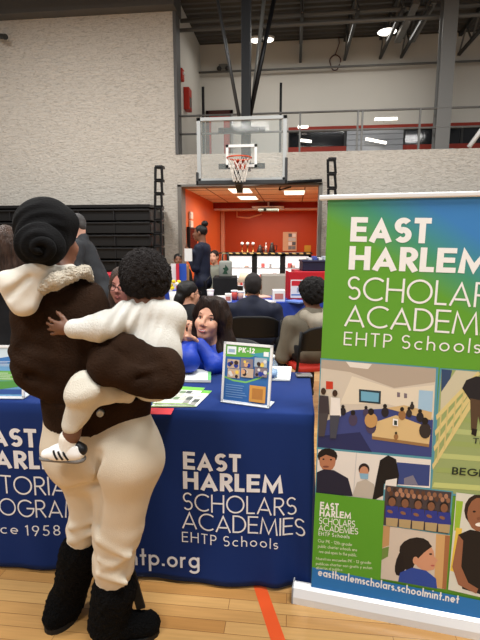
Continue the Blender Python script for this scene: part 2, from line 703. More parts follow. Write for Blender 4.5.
    if c == 'k': return .5, [line((h, 0), (h, 1.02)), line((.46, x), (h, .26)), line((.2, .38), (.5 - h, 0))]
    return .32, []


def ribbon(pts, w):
    """stroke polyline -> quads (mitred), subdivided so it can follow a draped surface"""
    closed = len(pts) > 3 and abs(pts[0][0] - pts[-1][0]) + abs(pts[0][1] - pts[-1][1]) < 1e-6
    P = [np.array(p, float) for p in pts]
    out = []
    n = len(P)
    for i in range(n):
        if closed:
            a, b = P[(i - 1) % (n - 1)] if i > 0 else P[n - 2], P[1] if i == n - 1 else P[i + 1]
        else:
            a, b = P[max(i - 1, 0)], P[min(i + 1, n - 1)]
        d1 = P[i] - a
        d2 = b - P[i]
        if np.linalg.norm(d1) < 1e-9: d1 = d2
        if np.linalg.norm(d2) < 1e-9: d2 = d1
        d1, d2 = d1 / np.linalg.norm(d1), d2 / np.linalg.norm(d2)
        n1, n2 = np.array([-d1[1], d1[0]]), np.array([-d2[1], d2[0]])
        m = n1 + n2
        L = np.linalg.norm(m)
        if L < 0.3:
            m, s = n1, 1.0
        else:
            m = m / L
            s = min(1.0 / max(m @ n1, 0.35), 2.2)
        out.append((P[i] + m * s * w / 2, P[i] - m * s * w / 2))
    vs, fs = [], []
    for i in range(n - 1):
        l = np.linalg.norm(P[i + 1] - P[i])
        k = max(1, int(l / 0.25))
        for j in range(k):
            t0, t1 = j / k, (j + 1) / k
            q = [out[i][0] * (1 - t0) + out[i + 1][0] * t0, out[i][1] * (1 - t0) + out[i + 1][1] * t0,
                 out[i][1] * (1 - t1) + out[i + 1][1] * t1, out[i][0] * (1 - t1) + out[i + 1][0] * t1]
            b = len(vs)
            vs += q
            fs.append((b, b + 1, b + 2, b + 3))
    return vs, fs


def letters(mb, text, w, track, fn):
    """fn maps (unit x in 0..1 along the line, unit y in cap heights) to a point; returns nothing"""
    x = 0
    items = []
    for ch in text:
        if ch == ' ':
            x += .34
            continue
        adv, st = glyph(ch, w)
        items.append((x, st))
        x += adv + track
    tot = x - track
    k_ = 0
    for gx, st in items:
        for s in st:
            vs, fs = ribbon(s, w)
            k_ += 1
            q_ = [fn((gx + v[0]) / tot, v[1]) for v in vs]
            mb.add([(p_[0], p_[1] - .00005 * (k_ % 6), p_[2]) for p_ in q_], fs)

# ================================================================== THE SETTING
m_stucco = stucco_material()
m_white = M('upstairs_paint', (206, 202, 193), 0.75, var=0.03, vscale=0.6)
m_orange = M('orange_paint', (222, 104, 50), 0.45, var=0.05, vscale=0.8)
m_red_orange = M('red_orange_paint', (184, 72, 34), 0.45, var=0.05, vscale=0.8)
m_steel_dark = M('dark_steel', (58, 58, 57), 0.5, 0.3)
m_steel_grey = M('grey_steel', (112, 112, 110), 0.5, 0.35)
m_beam = M('painted_beam', (92, 92, 92), 0.6)
m_black = M('black_plastic', (17, 17, 19), 0.5)
m_blackm = M('black_metal', (22, 22, 24), 0.42, 0.4)
m_wplastic = M('white_plastic', (232, 232, 230), 0.4)
m_chrome = M('chrome', (200, 200, 204), 0.2, 1.0)
m_redpaint = M('red_paint', (178, 44, 30), 0.5)
m_glass = GLASS('clear_glass')

fl = MB().box((-9, -6, -0.12), (8, 18, 0)).build('floor', floor_material())
struct(fl)
# painted court line on the boards
a, b = WZ(262, 593, 0), WZ(278, 640, 0)
dv = nrm(b - a)
a2, b2 = a - dv * 1.6, b + dv * 1.2
sx = np.array([dv[1], -dv[0], 0]) * 0.026
z0 = np.array([0, 0, 0.0008])
struct(MB().poly([a2 - sx + z0, b2 - sx + z0, b2 + sx + z0, a2 + sx + z0]).build('trim_1', M('orange_court_line', (214, 84, 40), 0.32)))

OX0, OX1, OZ = -2.66, 0.575, 2.735      # the lounge opening in the far wall
LEDGE, WTOP, MX = 3.45, 6.50, -2.76      # upstairs ledge, top of the tall wall, edge of the upstairs opening
wb = MB()
wb.box((-9, 11, 0), (MX, 11.35, WTOP))
wb.box((MX, 11, 0), (OX0, 11.35, LEDGE))
wb.box((OX0, 11, OZ), (OX1, 11.35, LEDGE))
wb.box((OX1, 11, 0), (8, 11.35, LEDGE))
struct(wb.build('wall_back', m_stucco))
struct(MB().box((MX, 10.985, LEDGE), (MX + 0.07, 11.36, WTOP + 0.35)).build('trim_2', m_beam))
struct(MB().box((-9, 10.7, WTOP), (MX + 0.1, 11.4, WTOP + 0.42)).build('trim_3', m_beam))
dj = MB()
dj.box((OX0 - 0.07, 10.97, 0), (OX0 + 0.02, 11.4, OZ + 0.03))
dj.box((OX1 - 0.02, 10.97, 0), (OX1 + 0.06, 11.4, OZ + 0.03))
dj.box((OX0 - 0.07, 10.97, OZ - 0.01), (OX1 + 0.06, 11.4, OZ + 0.04))
struct(dj.build('trim_4', M('grey_door_trim', (128, 124, 118), 0.6)))

# corrugated roof deck
dk = MB()
ys = []
yy = -6.0
while yy < 14.3:
    ys += [(yy, 7.0), (yy + 0.09, 7.0), (yy + 0.12, 7.06), (yy + 0.21, 7.06)]
    yy += 0.24
for (ya, za), (yb, zb) in zip(ys, ys[1:]):
    dk.poly([(-9, ya, za), (8, ya, za), (8, yb, zb), (-9, yb, zb)])
dk.box((-9, -6, 7.1), (8, 14.4, 7.2))
struct(dk.build('ceiling', M('roof_deck', (80, 80, 79), 0.6, 0.1)))
# upstairs level
struct(MB().box((MX, 11.35, LEDGE - 0.15), (8, 14.3, LEDGE)).build('floor_upstairs', M('upstairs_floor', (140, 138, 132), 0.7)))
struct(MB().box((MX - 0.15, 11.35, LEDGE), (MX, 14.2, 7.0)).build('wall_left_upstairs', m_white))
UY = 14.1
wz0, wz1 = 4.13, 4.60
ru = MB()
ru.box((MX, UY, LEDGE), (8, UY + 0.2, wz0))
ru.box((MX, UY, wz1), (8, UY + 0.2, 7.0))
ru.box((MX, UY, wz0), (-0.2, UY + 0.2, wz1))
struct(ru.build('wall_rear_upstairs', m_white))
struct(MB().box((-0.2, UY + 0.2, wz0 - .1), (8, UY + 2.2, wz1 + .1)).build('trim_5', M('dark_room_shade', (26, 26, 28), 0.6)))  # solid block; the unlit room's shade is put into its near-black colour
rb = MB()
rb.box((-0.2, UY - 0.02, wz1 - 0.02), (8, UY + 0.02, wz1 + 0.10))
rb.box((-0.2, UY - 0.02, wz0 - 0.24), (8, UY + 0.02, wz0 + 0.02))
struct(rb.build('trim_6', M('dark_red_band', (150, 52, 38), .6)))
w1 = MB()
w1.box((-0.2, UY + 0.06, wz0), (8, UY + 0.07, wz1))
w1o = struct(w1.build('window_1', GLASS('dark_window_glass', (40, 42, 46), 0.5, 0.06)))
wf = MB()
for x in (-0.2, 1.42, 3.05, 4.6, 6.2):
    wf.box((x - 0.03, UY + 0.02, wz0), (x + 0.03, UY + 0.1, wz1))
wf.build('window_frame', m_steel_dark, w1o)

sh = MB()
for i in range(9):
    z = wz0 - 0.2 + i * 0.075
    sh.box((1.45, UY - 0.06 - 0.02 * (i % 2), z), (3.0, UY - 0.021, z + 0.07))
tag(sh.build('slatted_shutter', M('shutter_grey', (150, 152, 156), 0.45, 0.3)), 'grey ribbed metal shutter panel set between the dark upstairs windows', 'shutter')

# red door upstairs
dt = empty('upstairs_door', (0, 0, 0), 0, 'red doorway with a bright window pane on the upstairs rear wall', 'door')
d0, d1 = WY(206, 111, UY - .02), WY(233, 146, UY - .02)
fr = MB()
for (xa, xb, za, zb) in ((d0[0], d0[0] + .09, LEDGE, d0[2]), (d1[0] - .09, d1[0], LEDGE, d0[2]), (d0[0], d1[0], d0[2] - .09, d0[2])):
    fr.box((xa, UY - 0.06, za), (xb, UY, zb))
fr.build('door_frame', M('dark_red_frame', (70, 32, 28), 0.5), dt)
MB().box((d0[0] + .09, UY - 0.035, LEDGE), (d1[0] - .09, UY - 0.002, d0[2] - .09)).build('door_panel', m_redpaint, dt)
MB().box((d0[0] + .16, UY - 0.05, LEDGE + .45), (d0[0] + .52, UY - 0.035, d0[2] - .2)).build('door_window', M('frosted_pane', (214, 205, 198), 0.3), dt)

# wall fittings on the upstairs side wall
p = WX(185, 100, MX)
fe = empty('fire_extinguisher_cabinet', (MX, p[1], p[2]), 0, 'red fire extinguisher cabinet low on the upstairs side wall', 'fire cabinet')
MB().box((0, -0.16, -0.26), (0.14, 0.16, 0.26), 0.01).build('cabinet_body', m_redpaint, fe)
MB().box((0.14, -0.1, -0.19), (0.146, 0.1, 0.05)).build('cabinet_window', M('cabinet_dark', (60, 20, 18), 0.2), fe)
p = WX(180.5, 75, MX)
fa = empty('fire_alarm', (MX, p[1], p[2]), 0, 'small red fire alarm box high on the upstairs side wall', 'fire alarm')
MB().box((0, -0.1, -0.13), (0.07, 0.1, 0.13), 0.01).build('alarm_body', m_redpaint, fa)
MB().box((0.07, -0.04, 0.0), (0.1, 0.04, 0.06)).build('strobe', m_wplastic, fa)
p = WY(224, 68, UY)
el = empty('emergency_light', (p[0], UY, p[2]), 0, 'twin-headed emergency light on the upstairs rear wall', 'emergency light')
MB().box((-0.14, -0.1, -0.06), (0.14, 0, 0.08), 0.015).build('battery_box', M('grey_box', (120, 118, 112), 0.5), el)
for s in (-1, 1):
    MB().ball((s * 0.12, -0.14, -0.06), 0.07).build('lamp_head', m_steel_dark, el, True)
p = WY(335, 63, UY)
cr = MB().tube([(p[0] + 0.14 * math.cos(t) * (1 + .15 * math.sin(3 * t)), UY - 0.03, p[2] + 0.2 * math.sin(t)) for t in np.linspace(0, 6.1, 24)], 0.014, 6)
cr.tube([(p[0], UY - .03, p[2] + .2), (p[0] + .1, UY - .03, p[2] + .5), (p[0] + .05, UY - .03, p[2] + .8)], 0.012, 6)
tag(cr.build('cable_loop', M('dark_red_cable', (86, 44, 44), 0.5), None, True), 'dark red cable loop hanging on the white upstairs wall', 'cable')
# small camera on the tall wall, far left
p = WY(5, 38, 10.9)
sc = empty('security_camera', (p[0], 11, p[2]), 0, 'small dark security camera high on the left of the tall plaster wall', 'camera')
MB().tube([(0, 0, 0.06), (0, -0.12, 0.06), (0.04, -0.2, 0.0)], 0.02, 6).build('bracket', m_steel_dark, sc)
MB().tube([(-0.12, -0.14, 0.03), (0.14, -0.3, -0.06)], [0.055, 0.06], 10).build('camera_body', m_steel_dark, sc)

# upstairs railing
rl = empty('upstairs_railing', (0, 11.15, LEDGE), 0, 'dark metal guard railing along the upstairs ledge', 'railing')
for z in (0.88, 0.48):
    MB().tube([(MX + .05, 0, z), (7.8, 0, z)], 0.024, 8).build('rail', m_steel_grey, rl, True)
for x in (-2.7, -1.45, 0.1, 1.38, 1.48, 2.72, 4.3, 5.6, 7.0):
    MB().bar((x, 0, 0), (x, 0, 0.9), 0.04).build('post', m_steel_grey, rl)
pl = MB()
p = WY(445, 60, 11.25)
x = WY(443.5, 100, 11.25)[0]
pl.box((x - 0.15, 11.13, LEDGE), (x + 0.15, 11.16, 7.0))
pl.box((x - 0.15, 11.37, LEDGE), (x + 0.15, 11.40, 7.0))
pl.box((x - 0.035, 11.16, LEDGE), (x + 0.035, 11.37, 7.0))
pl.box((x - 0.24, 11.1, LEDGE), (x + 0.24, 11.42, LEDGE + 0.03))
tag(pl.build('steel_column', m_steel_grey), 'thick grey steel column rising from the upstairs ledge to the roof', 'column')
# slim dark posts on the upstairs level behind the backboard
for px, top, lb in ((203, 87, 'slim black upright post by the upstairs red door'), (281, 83, 'slim black upright post right of the hoop masts')):
    q = WY(px, top, 12.2)
    tag(MB().bar((q[0], 12.2, LEDGE), (q[0], 12.2, q[2]), 0.06).build('slim_post', m_blackm), lb, 'post')

# roof steel: trusses running away from us, pipes across
jn = ['left end of the deck', 'hoop masts', 'red cable loop', 'right upstairs lamp', 'steel column', 'right edge']
for i, px in enumerate((192, 301, 347, 384, 406, 466)):
    xx = WY(px, 40, 13.6)[0]
    jt = empty('roof_joist', (xx, 0, 0), 0, 'dark steel roof truss running under the deck above the ' + ['upstairs side wall', 'twin upstairs ceiling lamp', 'dark red cable loop', 'single right upstairs lamp', 'upper left of the steel column', 'right of the steel column'][i], 'roof truss', 'roof trusses')
    y0, y1 = 11.3, 14.1
    MB().bar((0, y0, 6.95), (0, y1, 6.95), 0.09, 0.09).build('top_chord', m_steel_dark, jt)
    MB().bar((0, y0, 6.45), (0, y1, 6.45), 0.07, 0.07).build('bottom_chord', m_steel_dark, jt)
    for k in range(6):
        ya, yb = y0 + k * (y1 - y0) / 6, y0 + (k + 1) * (y1 - y0) / 6
        MB().bar((0, ya, 6.95 if k % 2 else 6.45), (0, yb, 6.45 if k % 2 else 6.95), 0.035).build('web_bar', m_steel_grey, jt)
for yv, zv, r, lb in ((11.55, 6.33, 0.045, 'lower grey pipe crossing above the upstairs ledge'), (11.75, 6.62, 0.05, 'upper grey pipe crossing beneath the roof deck'), (13.9, 6.2, 0.03, 'thin conduit along the top of the upstairs rear wall')):
    tag(MB().tube([(MX, yv, zv), (7.9, yv, zv)], r, 8).build('ceiling_pipe', m_steel_grey, None, True), lb, 'pipe')
for dx, lb in ((0, 'left one of the two grey ducts sloping up beside the steel column'), (0.35, 'right one of the two grey ducts sloping up beside the steel column')):
    q = WY(398, 48, 13.2)
    tag(MB().bar((q[0] + dx, 13.3, 6.55), (q[0] + dx, 11.45, 6.62), 0.16, 0.1).build('ceiling_duct', m_steel_grey), lb, 'duct')

m_lamp = EMIT('lamp_glow', (255, 246, 232), 4.0)
for px, py, lb, two in ((262, 40, 'glowing twin-disc ceiling lamp over the upstairs level behind the hoop masts', 1), (387, 32, 'glowing oblong ceiling lamp upstairs left of the steel column', 0)):
    q = WY(px, py, 12.95)
    lt = empty('ceiling_lamp', q, 0, lb, 'lamp')
    for s in ((-0.17, 0.17) if two else (0,)):
        MB().lathe([(0.05, 0.09), (0.16, 0.05), (0.14 if two else 0.24, 0.0)], (s, 0, 0), 16).build('reflector', m_wplastic, lt, True)
        MB().lathe([(0.13 if two else 0.23, 0.0), (0.1, -0.03), (0.04, -0.045)], (s, 0, 0), 16).build('lens', m_lamp, lt, True)
    MB().bar((0, 0, 0.06), (0, 0, 7.0 - q[2]), 0.03).build('hanger', m_steel_grey, lt)
for px, py, l, sl, lb in ((386, 119, .3, 0, 'glowing white strip imitating light in the windows, above the grey ribbed shutter'), (376, 141, .28, -.12, 'tilted glowing strip imitating light in the windows, in front of the grey ribbed shutter'),
                          (303, 127, .14, 0, 'upper short glowing strip imitating light in the windows, by the dark left window'), (306, 141, .15, -.04, 'lower short glowing strip imitating light in the windows, by the dark left window')):
    q = WY(px, py, 13.75)
    st = empty('window_glow_strip', q, 0, lb, 'glowing strip')  # added glowing bars imitate the lights showing in the dark windows
    MB().bar((-l, 0, -sl / 2), (l, 0, sl / 2), 0.07, 0.05).build('glow_bar', m_lamp, st)
    MB().bar((-l, 0.04, -sl / 2 + .03), (l, 0.04, sl / 2 + .03), 0.05, 0.04).build('back_bar', m_wplastic, st)
    MB().bar((0, .04, .03), (0, .36, .03), 0.02).build('wall_arm', m_steel_grey, st)
q0, q1 = WY(469, 147, 11.05), WY(486, 124, 11.05)
tag(MB().tube([q0, q1, q1 + np.array([.5, 0, .7])], 0.05, 8).build('white_brace', m_wplastic, None, True), 'white slanting tube at the right end of the upstairs ledge', 'tube')

# ------------------------------------------------------------------ basketball hoop
HY = 9.2
hp = empty('basketball_hoop', (-1.02, HY, 2.6), 0, 'ceiling-hung basketball hoop with clear glass backboard and orange rim', 'basketball hoop')
bw, bh = 0.86, 1.18
f = MB()
for lo, hi in (((-bw, -.03, 0), (-bw + .07, .03, bh)), ((bw - .07, -.03, 0), (bw, .03, bh)), ((-bw, -.03, bh - .06), (bw, .03, bh)), ((-bw, -.03, 0), (bw, .03, .06))):
    f.box(lo, hi)
f.build('frame', M('grey_board_frame', (168, 172, 172), 0.45, 0.2), hp)
MB().box((-bw + .07, -0.008, .06), (bw - .07, 0.008, bh - .06)).build('backboard', GLASS('backboard_glass', (225, 235, 232), 0.10), hp)
f = MB()
for lo, hi in (((-.30, -.014, .26), (-.25, -.009, .68)), ((.25, -.014, .26), (.30, -.009, .68)), ((-.30, -.014, .63), (.30, -.009, .68)), ((-.30, -.014, .26), (.30, -.009, .31))):
    f.box(lo, hi)
f.build('target_square', M('white_line', (228, 230, 228), 0.5), hp)
f = MB()
f.box((-bw - .02, -.05, -.06), (bw + .02, .05, .02), .01)
for s in (-1, 1):
    f.box((s * bw - .025, -.05, -.06), (s * bw + .025, .05, .18 if s < 0 else .42), .01)
f.build('edge_padding', M('dark_padding', (52, 54, 56), 0.6), hp)
ri = MB()
rz, rr, rc = 0.37, 0.225, (0.0, -0.38)
ri.tube([(rc[0] + rr * math.cos(t), rc[1] + rr * math.sin(t), rz) for t in np.linspace(0, 2 * math.pi, 33)[:-1]], 0.013, 8, closed=True)
ri.box((-.1, -.16, rz - .015), (.1, -.02, rz + .01))
ri.box((-.1, -.03, rz - .16), (.1, -.012, rz + .03))
ri.bar((-.09, -.03, rz - .12), (-.12, -.2, rz - .01), .02)
ri.bar((.09, -.03, rz - .12), (.12, -.2, rz - .01), .02)
ri.build('rim', M('orange_rim', (206, 74, 36), 0.4), hp, True)
nt_ = MB()
nk = 12
for k in range(nk):
    for s in (1, -1):
        pts = []
        for i in range(7):
            t = i / 6
            a_ = 2 * math.pi * (k + s * t * 2.0) / nk
            r_ = rr * (1 - .5 * t ** .7)
            pts.append((rc[0] + r_ * math.cos(a_), rc[1] + r_ * math.sin(a_), rz - .42 * t))
        nt_.tube(pts, 0.0055, 4, caps=False)
nt_.build('net', M('net_cord', (226, 222, 214), 0.8), hp)
z0h = 7.0 - 2.6
pm = WY(247, 60, 9.75)[0] + 1.02
MB().box((pm - .09, .32, .25), (pm + .09, .5, z0h), .01).build('mast', M('hoop_mast_black', (30, 31, 33), 0.45, 0.3), hp)
f = MB()
for s in (-.35, .35):
    for z in (.3, .95):
        f.bar((s, .03, z), (pm, .36, z), .05)
f.box((-.45, .03, .24), (.45, .07, .34))
f.box((-.45, .03, .9), (.45, .07, 1.0))
f.build('board_bracket', m_blackm, hp)
MB().bar((-.06, -.2, .12), (-.06, .3, -.12), .12, .16).build('rim_spring_box', m_black, hp)
p0, p1 = WY(212, -30, 9.9) - np.array([-1.02, HY, 2.6]), WY(239, 116, 9.6) - np.array([-1.02, HY, 2.6])
MB().tube([p0 + (p0 - p1) * .05, p1], .035, 8).build('brace', M('brace_grey', (70, 71, 72), 0.4, 0.5), hp, True)
p0, p1 = WY(276, -10, 9.9) - np.array([-1.02, HY, 2.6]), WY(250, 116, 9.6) - np.array([-1.02, HY, 2.6])
MB().tube([p0, p1], .045, 8).build('brace', m_blackm, hp, True)
p0, p1 = WY(264, 0, 10.2) - np.array([-1.02, HY, 2.6]), WY(253, 100, 9.7) - np.array([-1.02, HY, 2.6])
MB().tube([p0, p1], .04, 8).build('brace', M('brace_pale', (150, 150, 146), 0.4, 0.4), hp, True)

q0, q1 = WY(256, 183, 10.88), WY(322, 180.5, 10.88)
tag(MB().tube([q0, q0 * .6 + q1 * .4 + np.array([0, 0, -.02]), q1], [.03, .045, .035], 8).build('rolled_cover', m_black, None, True), 'rolled black cover strip along the top of the lounge opening', 'cover')
q0, q1 = WY(279, 190, 11.2), WY(291, 187, 11.2)
tag(MB().bar(q0, q1, .05, .03).bar(q0, q0 + np.array([.05, 0, .12]), .04, .03).bar(q1, np.array([q1[0], q1[1], OZ]), .02, .02).build('ceiling_bracket', m_black), 'small black angled bracket under the lounge opening', 'bracket')

# ------------------------------------------------------------------ folded bleachers
m_bleach = M('bleacher_black', (15, 15, 16), 0.55)
m_bleach2 = M('bleacher_seam', (25, 25, 27), 0.5)


def bleacher(x0, x1, lab, ex):
    t = empty('folded_bleacher', ((x0 + x1) / 2, 9.8, 0), 0, lab, 'bleacher')
    w = (x1 - x0) / 2
    n = 8
    for i in range(n):
        z = i * 0.272
        b_ = MB().mat(m_bleach)
        b_.box((-w, 0.0 + 0.02 * (i % 2), z), (w, 1.1, z + 0.235), .008)
        b_.mat(m_bleach2)
        b_.box((-w, -0.035, z + 0.2), (w, 0.04, z + 0.235), .006)
        nn = max(2, int(2 * w / 0.75))
        for k in range(nn + 1):
            xx = -w + 2 * w * k / nn
            b_.box((max(-w, xx - .012), -0.02, z), (min(w, xx + .012), 0.02, z + .2))
        b_.build('seat_row', None, t)
    MB().box((-w, -.02, 2.176), (w, 1.1, 2.235)).build('top_board', m_black, t)
    for (xa, za), (xb, zb) in ex:
        for k in range(9):
            u0, u1 = k / 9, (k + .86) / 9
            r_ = MB()
            pa = (xa + (xb - xa) * u0 - (x0 + x1) / 2, za + (zb - za) * u0)
            pb = (xa + (xb - xa) * u1 - (x0 + x1) / 2, za + (zb - za) * u1)
            ww = .075
            r_.tube([(pa[0] - ww, .1, pa[1]), (pa[0] + ww, .1, pa[1]), (pb[0] + ww * .8, .1, pb[1]), (pb[0] - ww, .1, pb[1])], .034, 6, closed=True)
            r_.box((pa[0] - ww, .08, pb[1]), (pa[0] + ww * 1.1, .3, pb[1] + .05))
            r_.build('end_bracket', m_black, t)
    return t


bl = bleacher(-8.6, -3.05, 'black folded bleacher against the far wall left of the lounge opening', [((-2.95, .55), (-2.85, 3.03))])
MB().box((-5.42 + 5.825, -.06, 2.0), (-4.98 + 5.825, -.036, 2.14)).build('grey_plate', M('plate_grey', (128, 130, 124), 0.5), bl)
bleacher(0.92, 7.6, 'black folded bleacher right of the lounge opening behind the pull-up banner', [((0.86, .55), (0.735, 3.12))])

# ------------------------------------------------------------------ the lounge beyond the opening
LX0, LX1, LYB = -2.66, 0.9, 17.2
struct(MB().box((LX0 - .15, 11.35, 0), (LX0, LYB, 2.9)).build('wall_left_lounge', m_orange))
struct(MB().box((LX1, 11.35, 0), (LX1 + .15, LYB, 2.9)).build('wall_right_lounge', m_orange))
struct(MB().box((LX0 - .15, LYB, 0), (LX1 + .15, LYB + .15, 2.9)).build('wall_back_lounge', m_red_orange))
cl = MB()
cl.mat(M('ceiling_tile', (240, 230, 214), 0.8)).box((LX0, 11.35, OZ + .005), (LX1, 15.6, OZ + .1))
cl.box((LX0, 15.6, 2.57), (LX1, LYB, 2.7))
cl.mat(M('ceiling_grid', (120, 104, 92), 0.6))
for y in np.arange(11.9, 15.6, 1.2):
    cl.box((LX0, y, OZ), (LX1, y + .025, OZ + .008))
for x in np.arange(LX0 + .5, LX1, 1.2):
    cl.box((x, 11.4, OZ), (x + .025, 15.6, OZ + .008))
struct(cl.build('ceiling_lounge', None))
struct(MB().box((LX0, 15.56, 2.55), (LX1, 15.62, OZ)).build('trim_7', M('soffit_red', (150, 40, 16), 0.5)))
struct(MB().box((LX0, 15.62, 2.50), (LX1, 15.8, 2.57)).build('trim_8', m_wplastic))
struct(MB().box((LX0 + .02, LYB - .2, 0), (LX0 + .14, LYB, 2.57)).build('trim_9', M('pale_post', (226, 170, 140), 0.5)))
m_panel = EMIT('panel_glow', (255, 240, 214), 2.2)
for x0, y0, lb in ((-1.35, 12.0, 'glowing square ceiling panel nearest the lounge opening'), (-1.35, 13.9, 'glowing square ceiling panel deeper in the lounge'), (0.0, 12.6, 'glowing ceiling panel at the right of the lounge')):
    t = empty('ceiling_panel_light', (x0, y0, OZ - .012), 0, lb, 'ceiling light')
    MB().box((-.3, -.55, 0), (.3, .55, .014)).build('panel_frame', m_wplastic, t)
    MB().box((-.26, -.5, -.004), (.26, .5, 0)).build('diffuser', m_panel, t)
t = empty('projector', (-0.82, 15.35, 2.42), 0, 'pale ceiling projector hanging in the orange lounge', 'projector')
MB().box((-.32, -.2, 0.0), (.32, .2, .1), .02).build('body', M('projector_grey', (150, 160, 150), 0.4), t)
MB().box((-.52, -.24, .12), (.5, .24, .16), .01).build('mount_plate', m_wplastic, t)
MB().tube([(0, 0, .1), (0, 0, .32)], .03).build('drop_pole', m_wplastic, t)
MB().tube([(-.1, -.2, .05), (-.1, -.24, .05)], .045, 12).build('lens', m_black, t)
q = [WY(px, py, 17.17) for px, py in ((237, 207), (237, 217), (249, 218), (262, 214))]
tag(MB().tube(q, .03, 6).build('wall_conduit', M('pale_conduit', (235, 170, 130), 0.5), None, True), 'pale conduit elbow on the red-orange lounge wall', 'pipe')
q0, q1 = WY(283, 232, 17.15), WY(296.5, 251, 17.15)
nb = empty('notice_board', ((q0[0] + q1[0]) / 2, 17.19, q1[2]), 0, 'tan notice board with grey sheets on the back lounge wall', 'notice board')
nw, nh = (q1[0] - q0[0]) / 2, q0[2] - q1[2]
MB().box((-nw, -.05, 0), (nw, 0, nh)).build('board', M('tan_board', (208, 170, 136), 0.6), nb)
rs = random.Random(3)
pa = MB()
for i in range(4):
    for j in range(2):
        pa.mat(INK(rs.choice([(190, 190, 186), (120, 124, 130), (222, 220, 214), (96, 98, 104)])))
        pa.box((-nw * .2 + j * nw * .55, -.056, nh * (.08 + .22 * i)), (-nw * .2 + j * nw * .55 + nw * .5, -.05, nh * (.08 + .22 * i) + nh * .18))
pa.build('pinned_sheets', None, nb)
q0, q1 = WX(188.5, 228, LX0 + .03), WX(195, 251, LX0 + .03)
sp = empty('wall_screen', (LX0, (q0[1] + q1[1]) / 2, 1.2), 0, 'black panel on the left orange wall behind the standing presenter', 'screen')
MB().box((0, -.45, 0), (.08, .45, .62), .01).build('screen_case', m_black, sp)
MB().box((.08, -.42, .03), (.083, .42, .59)).build('screen_glass', M('screen_glass', (20, 22, 26), 0.12), sp)
t = empty('glass_block_strip', (OX0 + .02, 11.9, 1.15), 0, 'narrow strip of pale panes just inside the left of the lounge opening', 'window strip')
for k in range(5):
    MB().box((0, -.14, k * .22), (.05, .14, k * .22 + .18), .01).build('pane', M('pale_pane', (230, 220, 205), 0.3), t)

# bar of three lit coolers, hazard-striped top, things on it
BY, BX0, BX1, BZ = 13.0, -1.86, 0.50, 1.12
m_cool = EMIT('cooler_glow', (236, 244, 248), 0.62)
labs = ['left lit display cooler under the striped lounge counter', 'middle lit display cooler under the striped lounge counter', 'right lit display cooler under the striped lounge counter']
cw = (BX1 - BX0) / 3
for i in range(3):
    x0 = BX0 + i * cw
    t = empty('display_cooler', (x0 + cw / 2, BY, 0), 0, labs[i], 'cooler', 'coolers under the lounge counter')
    w = cw / 2
    f = MB()
    f.box((-w, .04, 0), (w, .7, BZ - .001))
    f.box((-w, 0, 0), (w, .05, .22))
    f.box((-w, 0, BZ - .06), (w, .05, BZ - .001))
    for s in (-1, 1):
        f.box((min(s * w, s * (w - .075)), 0, .2), (max(s * w, s * (w - .075)), .05, BZ - .001))
    f.build('cabinet', m_black, t)
    MB().box((-w + .075, .025, .22), (w - .075, .04, BZ - .06)).build('lit_interior', m_cool, t)
    f = MB()
    for z in (.42, .72):
        f.box((-w + .075, .005, z), (w - .075, .03, z + .022))
    f.build('shelf', M('shelf_grey', (150, 156, 160), 0.5), t)  # plain grey shelf bars across the lit panes
    rs = random.Random(10 + i)
    f = MB()
    for k in range(7):
        f.mat(INK(rs.choice([(206, 60, 60), (222, 120, 120), (90, 120, 170), (226, 200, 190), (180, 186, 190)])))
        xx = rs.uniform(-w + .1, w - .2)
        z = rs.choice([.24, .445, .745])
        f.box((xx, .008, z), (xx + rs.uniform(.06, .14), .024, z + rs.uniform(.05, .16)))
    f.build('stock', None, t)['kind'] = 'stuff'


def hazard():
    m = bpy.data.materials.new('hazard_tape')
    m.use_nodes = True
    nt = m.node_tree
    b_ = nt.nodes['Principled BSDF']
    tc = nt.nodes.new('ShaderNodeTexCoord')
    wv = nt.nodes.new('ShaderNodeTexWave')
    wv.bands_direction = 'DIAGONAL'
    wv.inputs['Scale'].default_value = 3.2
    nt.links.new(tc.outputs['Object'], wv.inputs['Vector'])
    r = nt.nodes.new('ShaderNodeValToRGB')
    r.color_ramp.interpolation = 'CONSTANT'
    r.color_ramp.elements[1].position = 0.5
    r.color_ramp.elements[0].color = (*lin((30, 28, 26)), 1)
    r.color_ramp.elements[1].color = (*lin((224, 200, 130)), 1)
    nt.links.new(wv.outputs[0], r.inputs[0])
    nt.links.new(r.outputs[0], b_.inputs['Base Color'])
    return m


ct = empty('lounge_counter', ((BX0 + BX1) / 2, BY, BZ), 0, 'long black counter top with hazard-striped front edge in the lounge', 'counter top')
MB().box((-cw * 1.5 - .25, -.03, 0), (cw * 1.5 + .03, .75, .035)).build('top', m_black, ct)
MB().box((-cw * 1.5 - .25, -.036, 0.0), (cw * 1.5 + .03, -.03, .035)).build('striped_edge', hazard(), ct)
cz = BZ + .036
for px, lb in ((242, 'leftmost of the three ball-topped stands on the lounge counter'), (247.5, 'middle one of the three ball-topped stands on the lounge counter'), (253, 'rightmost of the three ball-topped stands on the lounge counter')):
    q = WY(px, 250, BY + .3)
    t = empty('ball_stand', (q[0], BY + .3, cz), 0, lb, 'dispenser', 'ball-topped stands on the counter')
    MB().lathe([(.05, 0), (.05, .015), (.018, .03), (.018, .2), (.03, .21)], (0, 0, 0), 12).build('stem', M('brass', (170, 120, 70), 0.3, 0.8), t, True)
    MB().ball((0, 0, .245), .05, 12).build('ball', m_wplastic, t, True)
